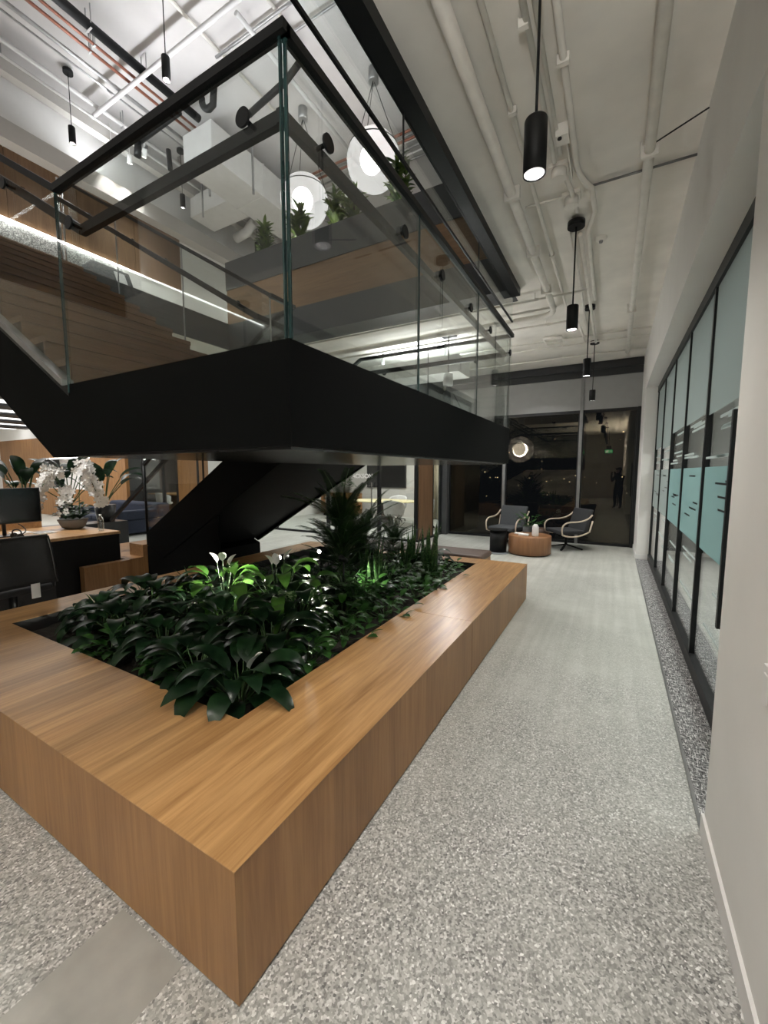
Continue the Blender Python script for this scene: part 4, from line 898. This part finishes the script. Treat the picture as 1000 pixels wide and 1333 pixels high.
for (k, x, y, sc, lab) in ((k_strap, -2.35, 2.95, 1.0, 'grassy plant right of the lit lilies, in the middle of the planter'), (k_strap, -2.0, 3.05, .9, 'grassy plant one step left of the bench seam'), (k_strap, -2.5, 3.3, 1.2, 'tall grassy plant behind the garden light'), (k_strap, -2.1, 3.9, 1.1, 'grassy plant behind the lit snake plant'),
        (k_bush2, -2.4, 3.05, 1.1, 'leafy pothos right of the lit lilies'), (k_bush2, -2.2, 3.35, 1.1, 'leafy pothos at the foot of the lit snake plant'), (k_bush2, -2.5, 3.95, 1.2, 'leafy pothos under the middle palm'), (k_bush2, -1.95, 4.0, 1.1, 'leafy pothos left of the short snake plant'), (k_bush2, -2.3, 4.45, 1.1, 'leafy pothos at the back between two palms'),
        (k_lily2, -2.3, 2.6, 1.0, 'broad shaded lily left of the pale spotted dumb cane'), (k_lily2, -2.75, 4.5, 1.0, 'broad shaded lily at the back rim below the palms'), (k_lily2, -2.95, 3.55, 1.1, 'broad shaded lily beside the black stair panel'), (k_snake, -2.45, 4.15, .9, 'upright snake plant left of the middle, before the palms'), (k_snake, -1.75, 4.1, .7, 'short snake plant at the right rim'), (k_snake2, -2.2, 4.6, 1.2, 'cluster of tall snake plant blades before the meeting room glass')):
    k.put(x, y, sc, lab)
k_strap.put(-3.3, 3.45, 1.0, 'grassy plant arching in the dark under the stair')

def stake(label, x, y, aim, power):
    t = thing('garden_spotlight', label, 'garden light', (x, y, .34), 0, 'spotlights among the plants')
    v = (Vector(aim) - Vector((x, y, .76))).normalized(); p = Vector((x, y, .76))
    MB().tube([(x, y, .34), (x, y, .74)], .008, 6).build('spike', 'black', t)
    MB().tube([p - v * .045, p + v * .04], .026, 14).build('lamp_head', 'black', t)
    MB().tube([p + v * .040, p + v * .043], .02, 14).build('lamp_face', 'lamp_face', t)
    light('SPOT', 'garden_beam', tuple(p + v * .06), power, (1, .97, .85), .02, aim=aim, cone=70, blend=.6)
stake('small garden spotlight lighting the lit lilies on the left', -2.85, 3.02, (-3.05, 2.45, .70), 100)
stake('small garden spotlight glinting below the palm', -2.72, 3.45, (-2.55, 2.62, .70), 26)
stake('small garden spotlight lighting the snake plant blades', -2.25, 3.2, (-2.10, 3.58, .45), 14)
# plants on the upper parapet
def croton(seed, n=60, h=.62):
    r = random.Random(seed); t = thing('croton', None, 'plant'); f = MB(); s = MB()
    s.tube([(0, 0, 0), (.02, .01, h)], .014, 6).tube([(0, 0, .1), (.1, .04, h * .8)], .01, 6).tube([(0, 0, .1), (-.09, -.05, h * .75)], .01, 6)
    for k in range(n):
        st_ = ((.02, .01, 1), (.1, .04, .8), (-.09, -.05, .75))[k % 3]; u = r.uniform(.15, 1); az = r.uniform(0, 6.28)
        f.leaf((st_[0] * u, st_[1] * u, h * st_[2] * u), az, .2 * r.uniform(.7, 1.15), .06, r.uniform(.4, 1.2), r.uniform(.3, .9), 4, .2, .7)
    f.build('foliage', 'leaf_yellow', t); s.build('stem', 'bark', t); return t
k_cr = Kind(croton(21, 120)); k_cr2 = Kind(croton(22, 150, .72))
for (k, x, s, lab) in ((k_cr, -5.80, 1.05, 'leafy parapet plant farthest left, behind the guard corner post'), (k_cr, -4.98, 1.1, 'leafy parapet plant in front of the left globe'), (k_cr2, -4.18, 1.0, 'wide leafy parapet plant between the two globes'), (k_cr2, -3.03, 1.15, 'tall leafy parapet plant right of the right globe'), (k_cr, -3.85, 1.0, 'small leafy parapet plant hugging the one between the globes')):
    k.put(x, VY1 + .22, s, lab, 5.45, 'leafy plants on the upper parapet')
for x in (-5.75, -4.9, -4.1, -3.0):
    light('SPOT', 'planter_uplight', (x - .12, VY1 + .14, 5.48), 3.5, (1, .97, .82), .02, aim=(x + .02, VY1 + .22, 6.2), cone=80, blend=.7)
MBq = MB()
for x in (-5.87, -5.02, -4.22, -3.12): MBq.cyl((x, VY1 + .14), .02, 5.46, 5.475, 10)
MBq.build('uplight', 'black', par)

# ================================================================ RECEPTION
dk = thing('reception_desk', 'oak topped black reception desk left of the stair', 'desk', (-6.2, 1.8, 0))
DZ = .835
MB().box(-6.95, -5.62, -.6, 2.93, DZ - .035, DZ).build('desk_top', 'wood_desk', dk, bevel=.002)
MB().box(-5.66, -5.63, -.6, 2.92, .0, DZ - .036).box(-6.9, -5.66, 2.89, 2.92, 0, DZ - .036).box(-6.9, -6.86, -.6, 2.89, 0, DZ - .036).build('black_panel', 'black', dk)
MB().box(-5.63, -5.615, 1.35, 1.75, .1, .74).box(-5.63, -5.615, 1.78, 2.18, .1, .74).build('drawer_front', 'plastic', dk)
MB().box(-5.614, -5.60, 1.9, 2.05, .60, .615).build('drawer_handle', 'alu', dk)
ledge = thing('transaction_ledge', 'raised oak visitor ledge along the back of the reception desk', 'counter', (-7.0, 1, DZ))
MB().box(-7.35, -6.97, -.6, 2.6, .0, 1.00).build('ledge_body', 'wood_desk', ledge)
mo = thing('desk_monitor', 'black computer monitor on the reception desk', 'monitor', (-6.3, 1.85, DZ))
MB().box(-6.32, -6.27, 1.62, 2.345, .985, 1.41).build('monitor_case', 'plastic', mo, bevel=.006)
MB().box(-6.268, -6.266, 1.635, 2.33, 1.0, 1.40).build('screen', 'screen', mo)
MB().box(-6.42, -6.2, 1.88, 2.10, DZ, DZ + .015).tube([(-6.33, 1.99, DZ + .01), (-6.33, 1.99, 1.1)], .02, 10).build('monitor_stand', 'plastic', mo)
MB().tube(bend((-6.22, 1.95, .84), (-6.0, 2.2, .86), (-6.25, 2.1, .98), 10), .006, 6).build('cable', 'plastic', mo)
hd_ = thing('desk_headset', 'black headset lying on the desk below the monitor', 'headset', (-5.95, 1.95, DZ))
MB().tube([(-5.95 + .08 * cos(a), 1.98 + .02 * sin(a * 2), DZ + .035 + .075 * sin(a)) for a in [pi * k / 12 for k in range(13)]], .008, 8).tube([(-5.87, 1.98, DZ + .035), (-5.855, 1.98, DZ + .035)], .034, 14).tube([(-6.03, 1.98, DZ + .035), (-6.045, 1.98, DZ + .035)], .034, 14).build('headband', 'plastic', hd_)
bk = thing('open_book', 'open magazine on the desk left of the orchid bowl', 'magazine', (-6.5, 2.35, DZ + .19))
MB().box(-6.75, -6.45, 2.3, 2.62, 1.005, 1.02).build('pages', 'paper', bk)
bk.location = (-6.5, 2.35, 0); bk.children[0].location = (-.45, .0, 0)
for k, (x, y, lab) in enumerate(((-6.25, 2.35, 'small stack of papers on the reception desk'), (-6.5, 2.2, 'loose papers left of the orchid bowl'))):
    t = thing('paper_stack', lab, 'papers', (x, y, DZ)); MB().box(x - .12, x + .12, y - .09, y + .09, DZ, DZ + .012).build('sheets', 'paper', t)
# orchid bowl
bw = thing('plant_bowl', 'wide grey brown stoneware bowl at the end of the reception desk', 'bowl', (-6.33, 2.60, DZ))
BXc, BYc = -6.40, 2.74
MB().lathe([(.0005, 0), (.09, 0), (.13, .025), (.175, .13), (.168, .135), (.0005, .12)], (BXc, BYc, DZ), 32).build('bowl_body', 'ceramic', bw)
def orchid(label, x, y, z, h, dx, dy, n, seed, lean=.16):
    r = random.Random(seed); t = thing('orchid', label, 'orchid', (x, y, z), 0, 'white orchids in the bowl')
    s = MB(); f = MB(); p = MB()
    pts = []
    for k in range(13):
        u = k / 12; pts.append((x + dx * u ** 2, y + dy * u ** 2, z + h * (sin(u * 2.2) / .95 if u < .62 else sin(.62 * 2.2) / .95 - (u - .62) * 1.9)))
    s.tube(pts, .005, 5, caps=False)
    for k in range(7): f.leaf((x, y, z), k * .9 + r.uniform(-.2, .2), .22, .07, .7, 1.0, 5, .3, .8)
    for k in range(n):
        q = pts[min(12, 6 + int(6.9 * k / n))]; c = Vector(q) + Vector((r.uniform(-.07, .07), r.uniform(-.07, .07), r.uniform(-.05, .05))); a0 = r.uniform(0, 6.28)
        nrm = Vector((.55 + r.uniform(-.4, .4), -.75 + r.uniform(-.4, .4), r.uniform(-.2, .4))).normalized(); uu = nrm.orthogonal().normalized(); ww = nrm.cross(uu)
        for m in range(5):
            b_ = a0 + m * 1.257; dd = uu * cos(b_) + ww * sin(b_); tt = nrm.cross(dd); i0 = [c, c + dd * .02 + tt * .017 + nrm * .004, c + dd * .042 + tt * .014 + nrm * .006, c + dd * .052, c + dd * .042 - tt * .014 + nrm * .006, c + dd * .02 - tt * .017 + nrm * .004]
            p.add(i0, [(0, 1, 2, 3, 4, 5)])
    s.build('flower_stem', 'stem', t); f.build('foliage', 'leaf_dark', t); p.build('blossom', 'petal', t)
orchid('left white orchid arching beside the monitor', BXc - .06, BYc - .06, DZ + .13, .66, -.05, -.34, 64, 31)
orchid('right white orchid hanging over the bowl rim', BXc + .05, BYc + .06, DZ + .13, .72, .08, .24, 70, 32)
orchid('short white orchid in the middle of the bowl', BXc, BYc, DZ + .13, .42, .02, -.12, 22, 33)
bs = bushy('bowl_plant', 34, 60, .24, .18, .1, .05, 'leaf_dark'); bs.location = (BXc, BYc, DZ + .13); tag(bs, 'low dark leaves around the orchids in the bowl', None)
wb = thing('water_bottle', 'clear plastic water bottle on the desk end right of the bowl', 'bottle', (-5.80, 2.80, DZ))
MB().lathe([(.0005, 0), (.032, 0), (.034, .02), (.034, .14), (.03, .165), (.014, .19), (.013, .205)], (-5.82, 2.80, DZ), 20).build('bottle_body', 'water', wb)
MB().lathe([(.015, 0), (.015, .018), (.0005, .018)], (-5.82, 2.80, DZ + .203), 16).build('bottle_cap', 'white', wb)
oc = thing('office_chair', 'black mesh office chair behind the reception desk', 'office chair', (-5.05, 1.62, 0))
cx, cy = -5.05, 1.62
bk_ = MB()
for i in range(13):
    pass
gv = [(cx + .24 - .05 * (v ** 2) + .03 * (u * 2 - 1) ** 2, cy + (u - .5) * .5 * (1 - .12 * v), .52 + v * .46) for v in [j / 10 for j in range(11)] for u in [i / 8 for i in range(9)]]
bk_.add(gv, [(j * 9 + i, j * 9 + i + 1, (j + 1) * 9 + i + 1, (j + 1) * 9 + i) for j in range(10) for i in range(8)], True)
bk_.build('backrest', 'mesh_black', oc, solid=.02)
MB().tube([gv[k] for k in range(90, 99)], .016, 8).tube([gv[k * 9] for k in range(11)], .012, 8).tube([gv[k * 9 + 8] for k in range(11)], .012, 8).build('back_frame', 'plastic', oc)
MB().box(cx - .26, cx + .2, cy - .25, cy + .25, .43, .50).build('seat', 'mesh_black', oc, bevel=.03, seg=3)
for sg in (-1, 1): MB().tube([(cx + .12, cy + sg * .28, .45), (cx + .12, cy + sg * .29, .64), (cx - .14, cy + sg * .29, .66)], .016, 8).build('armrest', 'plastic', oc)
MB().tube([(cx, cy, .1), (cx, cy, .43)], .025, 10).build('gas_lift', 'plastic', oc)
for k in range(5):
    a = 2 * pi * k / 5 + .3; lg = MB().bar((cx, cy, .12), (cx + .3 * cos(a), cy + .3 * sin(a), .075), .035, .03).build('leg', 'plastic', oc)
    MB().tube([(cx + .3 * cos(a) - .012, cy + .3 * sin(a), .028), (cx + .3 * cos(a) + .012, cy + .3 * sin(a), .028)], .027, 12).build('caster', 'plastic', lg)
MB().box(cx + .27, cx + .273, cy + .04, cy + .11, .40, .54).build('paper_tag', 'paper', oc)
# big leaf plants behind the reception
def big_leaf(name, label, x, y, z0, h, n, seed, L=.5, wd=.17, group='broad leaved plants behind the reception desk', pot=True):
    r = random.Random(seed); t = thing(name, label, 'plant', (x, y, z0), 0, group); f = MB(); s = MB()
    for k in range(n):
        az = k * 2.399 + seed; u = k / n; e = 1.45 - .75 * u; d = Vector((cos(az) * cos(e), sin(az) * cos(e), sin(e))); p0 = Vector((x, y, z0 + .35)); p1 = p0 + d * h * r.uniform(.55, .9)
        s.tube([p0, p0 * .5 + p1 * .5 + Vector((0, 0, .03)), p1], .009, 5, caps=False); f.leaf(p1, az, L * r.uniform(.8, 1.15), wd, e - .1, 1.1 + r.uniform(-.2, .5), 7, .25, .85, r.uniform(-.3, .3))
    f.build('foliage', 'leaf_dark', t); s.build('leaf_stalk', 'stem', t)
    if pot: MB().lathe([(.0005, 0), (.16, 0), (.2, .36), (.185, .36), (.0005, .33)], (x, y, z0), 24).build('pot', 'plastic', t)
cab = thing('low_cabinet', 'long low black cabinet carrying the broad leaved plants', 'cabinet', (-9.3, 3.3, 0))
MB().box(-9.75, -9.25, 1.6, 5.0, 0, .55).build('cabinet_body', 'plastic', cab, bevel=.005)
big_leaf('bird_of_paradise', 'left broad leaved plant behind the monitor', -9.5, 3.32, .55, .85, 14, 41, .55, .2)
big_leaf('bird_of_paradise', 'middle broad leaved plant behind the orchids', -9.5, 4.02, .55, .85, 14, 42, .55, .2)
big_leaf('bird_of_paradise', 'right broad leaved plant before the timber panel', -9.5, 4.68, .55, .85, 12, 43, .55, .2)
# sofa
sf = thing('navy_sofa', 'navy blue upholstered sofa behind the reception desk', 'sofa', (-11.6, 6.1, 0))
MB().box(-12.9, -10.5, 5.45, 6.75, .06, .40).build('sofa_base', 'navy', sf, bevel=.03, seg=3)
MB().box(-12.9, -10.5, 6.45, 6.80, .40, .78).build('backrest', 'navy', sf, bevel=.06, seg=3)
MB().box(-10.78, -10.48, 5.43, 6.46, .40, .64).build('armrest', 'navy', sf, bevel=.04, seg=3); MB().box(-12.92, -12.65, 5.43, 6.46, .40, .64).build('armrest', 'navy', sf, bevel=.04, seg=3)
for (a, b) in ((-12.8, 5.55), (-10.6, 5.55), (-12.8, 6.65), (-10.6, 6.65)): MB().cyl((a, b), .025, 0, .07, 10).build('foot', 'black', sf)
for a in (-12.62, -11.7): MB().box(a, a + .9, 5.42, 6.44, .40, .50).build('seat_cushion', 'navy', sf, bevel=.03, seg=3)
# ================================================================ MEETING ROOMS
def shell_chair(name, label, x, y, rz, first=[None]):
    if first[0] is not None: return dup(first[0], (x, y, 0), rz, label)
    t = thing(name, label, 'chair', (0, 0, 0), 0, 'pale shell chairs in the meeting room'); b = MB()
    gv = []
    for j in range(9):
        for i in range(13):
            a = (i / 12 - .5) * 3.6; v = j / 8; rr = .27 + .02 * v; gv.append((rr * sin(a), rr * cos(a) * (.95), .47 + v * (.38 - .14 * (abs(i / 12 - .5) * 2) ** 2)))
    b.add(gv, [(j * 13 + i, j * 13 + i + 1, (j + 1) * 13 + i + 1, (j + 1) * 13 + i) for j in range(8) for i in range(12)], True)
    b.build('backrest', 'chair_white', t, solid=.035)
    MB().lathe([(.0005, .42), (.25, .42), (.27, .45), (.26, .49), (.0005, .5)], (0, 0, 0), 24).build('seat', 'chair_white', t)
    MB().tube([(0, 0, .1), (0, 0, .42)], .022, 10).build('pedestal', 'chrome', t)
    for k in range(4):
        a = pi / 4 + k * pi / 2; lg = MB().bar((0, 0, .12), (.28 * cos(a), .28 * sin(a), .07), .03, .025).build('leg', 'plastic', t)
        MB().tube([(.28 * cos(a) - .012, .28 * sin(a), .03), (.28 * cos(a) + .012, .28 * sin(a), .03)], .028, 12).build('caster', 'plastic', lg)
    t.location = (x, y, 0); t.rotation_euler = (0, 0, rz); first[0] = t; return t
shell_chair('shell_chair', 'pale shell chair seen from behind at the near side of the meeting table', -5.22, 9.85, pi)
shell_chair('shell_chair', 'pale shell chair at the right side of the meeting table', -4.72, 10.75, -pi / 2 - .4)
shell_chair('shell_chair', 'pale shell chair at the left end of the meeting table', -7.55, 10.3, pi / 2 + .5)
shell_chair('shell_chair', 'pale shell chair at the far side of the meeting table', -6.1, 11.75, .2)
mt = thing('meeting_table', 'oval pale topped meeting table on a dark cone base', 'table', (-6.1, 10.75, 0))
MB().lathe([(.0005, .72), (.98, .72), (1.0, .735), (.98, .75), (.0005, .75)], (-6.05, 10.8, 0), 40, sx=1.1, sy=.72).build('tabletop', 'table_pale', mt)
MB().lathe([(.42, 0), (.42, .03), (.24, .4), (.2, .72)], (-6.05, 10.8, 0), 28).build('table_base', 'char', mt)
cr = thing('credenza', 'orange timber credenza in the meeting room', 'cabinet', (-8.5, 12.3, 0))
MB().box(-9.5, -8.0, 12.1, 12.6, .1, .85).build('credenza_body', 'wood_wall', cr, bevel=.004)
for x in (-9.4, -8.1): MB().box(x - .02, x + .02, 12.15, 12.55, 0, .1).build('leg', 'black', cr)
MB().box(-8.752, -8.748, 12.09, 12.1, .12, .83).build('door_gap', 'black', cr)
bp = bushy('potted_plant', 51, 46, .36, .26, .17, .06, 'leaf_mid'); bp.location = (-8.5, 12.35, 1.0); tag(bp, 'small green potted plant on the credenza', None)
MB().lathe([(.0005, -.15), (.09, -.15), (.11, .06), (.1, .06), (.0005, .04)], (-8.5, 12.35, 1.0), 20).build('pot', 'ceramic', bp)
tv = thing('wall_screen', 'large dark wall screen in the meeting room', 'screen', (-7.2, 12.95, 1.5))
MB().box(-8.0, -6.4, 12.93, 12.99, 1.05, 1.98).build('screen_case', 'plastic', tv, bevel=.006); MB().box(-7.97, -6.43, 12.925, 12.93, 1.08, 1.95).build('screen', 'screen', tv)
ac = MB()
for k in range(18): ac.lathe([(.001, -.07), (.085, 0), (.001, .07)], (-5.75, 12.7, .25 + k * .14), 14)
t = thing('bead_column', 'pale beaded column hanging by the curtain in the meeting room', 'decoration', (-5.75, 12.7, 0)); ac.build('beads', 'curtain', t)
cu2 = MB(); cv = []
for i in range(49):
    for z in (.02, 2.95): cv.append((-5.45 + i * .032, 12.86 + .05 * sin(i * 1.1), z))
cu2.add(cv, [(2 * i, 2 * i + 2, 2 * i + 3, 2 * i + 1) for i in range(48)], True)
t = thing('curtain', 'beige pleated curtain at the back of the meeting room', 'curtain', (-4.7, 12.86, 0)); cu2.build('drape', 'curtain', t, solid=.01)
cfx = thing('conference_table', 'timber topped table behind the dark conference glass', 'table', (-15.2, 10.2, 0))
MB().box(-16.4, -13.9, 9.7, 10.8, .72, .76).build('tabletop', 'wood_desk', cfx); MB().box(-15.9, -15.8, 9.9, 10.6, 0, .72).box(-14.5, -14.4, 9.9, 10.6, 0, .72).build('table_base', 'black', cfx)
shell_chair('shell_chair', 'pale chair behind the dark conference glass', -14.6, 9.25, pi)
# ================================================================ LOUNGE BY THE WINDOWS
tb = thing('coffee_table', 'round reddish timber drum coffee table by the night windows', 'coffee table', (-1.40, 8.36, 0))
MB().lathe([(.0005, .02), (.39, .02), (.40, .03), (.40, .365), (.392, .372), (.0005, .372)], (-1.40, 8.36, 0), 48).build('table_drum', 'walnut', tb)
MB().cyl((-1.40, 8.36), .37, 0, .02, 40).build('recessed_base', 'black', tb)
ve = thing('thermos_bottle', 'white bottle with rounded shoulders on the drum coffee table', 'bottle', (-1.24, 8.27, .372))
MB().lathe([(.0005, 0), (.058, 0), (.062, .01), (.062, .16), (.055, .19), (.038, .215), (.03, .23), (.0005, .232)], (-1.28, 8.25, .372), 28).build('bottle_body', 'white', ve)
bo = thing('table_book', 'white book lying on the drum coffee table', 'book', (-1.50, 8.26, .372)); MB().box(-1.58, -1.40, 8.17, 8.32, .373, .40).build('book_block', 'paper', bo, bevel=.002)
bo = thing('table_book', 'pale magazine at the left rim of the drum coffee table', 'magazine', (-1.62, 8.42, .372)); MB().box(-1.70, -1.55, 8.36, 8.5, .373, .385).build('pages', 'paper', bo)
pt = bushy('potted_plant', 61, 40, .34, .22, .16, .05, 'leaf_mid'); pt.location = (-1.50, 8.95, .42); tag(pt, 'low green potted plant behind the drum coffee table', None)
MB().lathe([(.0005, -.42), (.13, -.42), (.15, .05), (.135, .05), (.0005, .03)], (-1.50, 8.95, .42), 22).build('pot', 'plastic', pt)
sd = thing('side_table', 'black curved sheet metal side table beside the drum table', 'side table', (-1.98, 8.2, 0))
sv = []
for i in range(15):
    a = -pi / 2 - 1.0 + 2.0 * i / 14
    for z in (.012, .45): sv.append((-2.0 + .19 * cos(a + .35), 8.26 + .19 * sin(a + .35), z))
MB().add(sv, [(2 * i, 2 * i + 2, 2 * i + 3, 2 * i + 1) for i in range(14)], True).build('curved_panel', 'black', sd, solid=.012)
MB().cyl((-1.99, 8.2), .19, .45, .462, 32).build('tabletop', 'black', sd); MB().cyl((-1.98, 8.14), .22, 0, .012, 36).build('base_disc', 'grey_disc', sd)
def lounge(label, x, y, rz, mat, first=[None]):
    t = thing('lounge_chair', label, 'lounge chair', (0, 0, 0), 0, 'lounge chairs by the night windows')
    MB().box(-.30, .30, -.30, .28, .34, .42).build('seat', mat, t, bevel=.025, seg=3)
    MB().prism([(.20, .40), (.28, .40), (.40, .84), (.33, .85)], 'X', -.30, .30).build('backrest', mat, t, bevel=.02, seg=3)
    for s in (-1, 1):
        a = bend((s * .34, -.28, .34), (s * .36, -.36, .60), (s * .35, -.10, .60), 8) + bend((s * .35, -.05, .60), (s * .35, .22, .60), (s * .34, .34, .74), 6)
        b = bend((s * .34, -.28, .34), (s * .34, .0, .24), (s * .34, .30, .40), 8) + [(s * .34, .35, .62)]
        MB().tube(a, .016, 8).tube(b, .016, 8).build('armrest', 'bent', t)
    MB().tube([(0, 0, .1), (0, 0, .34)], .03, 10).build('pedestal', 'black', t)
    for k in range(4):
        q = pi / 4 + k * pi / 2; MB().bar((0, 0, .10), (.33 * cos(q), .33 * sin(q), .02), .04, .025).build('leg', 'black', t)
    t.location = (x, y, 0); t.rotation_euler = (0, 0, rz); return t
lounge('grey lounge chair with pale bent arms, left of the drum table', -2.02, 9.15, -.25, 'grey_fab')
lounge('charcoal lounge chair with pale bent arms, right of the drum table', -.82, 9.25, -.95, 'char_fab')
bx = thing('small_pouf', 'low dark pouf between the lounge chairs', 'pouf', (-1.45, 9.5, 0)); MB().lathe([(.0005, 0), (.2, 0), (.23, .05), (.23, .3), (.2, .36), (.0005, .37)], (-1.42, 9.55, 0), 24).build('pouf_body', 'brown_leather', bx)

# ================================================================ THE PHOTOGRAPHER, seen only as a mirror image in the night window
def person():
    t = thing('person', 'person in dark clothes holding up a phone, mirrored in the night window', 'person', (.18, -.53, 0))
    fw = Vector((-sin(YAW), cos(YAW), 0)); rt = Vector((cos(YAW), sin(YAW), 0))
    def P(f, r, z): return Vector((0, 0, 0)) + fw * f + rt * r + Vector((0, 0, z))
    V = []; E = []; RD = []
    def v(p, r, par=None):
        V.append(tuple(p)); RD.append(r)
        if par is not None: E.append((par, len(V) - 1))
        return len(V) - 1
    pel = v(P(0, 0, .96), .15); ch = v(P(0, 0, 1.15), .14, pel); sh_ = v(P(0, 0, 1.36), .15, ch); nk = v(P(.02, 0, 1.50), .06, sh_)
    hd0 = v(P(.04, 0, 1.60), .085, nk); hd1 = v(P(.045, 0, 1.68), .095, hd0); v(P(.03, 0, 1.745), .07, hd1)
    for s in (-1, 1):
        hp = v(P(0, s * .10, .90), .11, pel); kn = v(P(.03, s * .12, .50), .075, hp); an = v(P(0, s * .13, .10), .05, kn); v(P(.13, s * .14, .045), .045, an)
        sl = v(P(0, s * .19, 1.40), .07, sh_); el = v(P(.18, s * .20, 1.20), .05, sl); wr = v(P(.36, s * .13, 1.46), .034, el); pa = v(P(.42, s * .085, 1.54), .03, wr)
        for k in range(4):
            a = v(P(.45, s * (.075 - .0), 1.545 + .022 * k), .011, pa); b = v(P(.475 - .003 * k, s * .05, 1.55 + .022 * k), .009, a); v(P(.468, s * .025, 1.552 + .021 * k), .008, b)
        th = v(P(.41, s * .07, 1.575), .012, pa); v(P(.42, s * .045, 1.60), .010, th)
    me = bpy.data.meshes.new('body'); me.from_pydata(V, E, []); o = bpy.data.objects.new('body', me); COL.objects.link(o); o.parent = t
    o.modifiers.new('skin', 'SKIN')
    for k, sv_ in enumerate(me.skin_vertices[0].data): sv_.radius = (RD[k], RD[k]); sv_.use_root = (k == 0)
    ss = o.modifiers.new('smooth', 'SUBSURF'); ss.levels = 2; ss.render_levels = 2
    me.materials.append(M['dark_cloth'])
    c = P(.03, 0, 1.70); L = Vector(t.location)
    MB().sphere(L + c + Vector((0, 0, .01)) - fw * .015, .112, 18, 12, 1.0).build('hair', 'dark_cloth', t)
    fc = MB().sphere(L + P(.085, 0, 1.655), .068, 16, 12, 1.25); fc.sphere(L + P(.155, 0, 1.65), .016, 8, 6, 1.4); fc.build('face', 'skin', t)
    return t
person()
ph = thing('phone', 'dark phone held up at the camera position', 'phone', (.02, -.04, 1.6))
fw = Vector((-sin(YAW), cos(YAW), 0)); c0 = Vector((0, 0, 1.555)) - fw * .035; rt = Vector((cos(YAW), sin(YAW), 0))
MB().bar(c0 - Vector((0, 0, .075)), c0 + Vector((0, 0, .06)), .072, .008, up=fw).build('phone_case', 'plastic', ph)
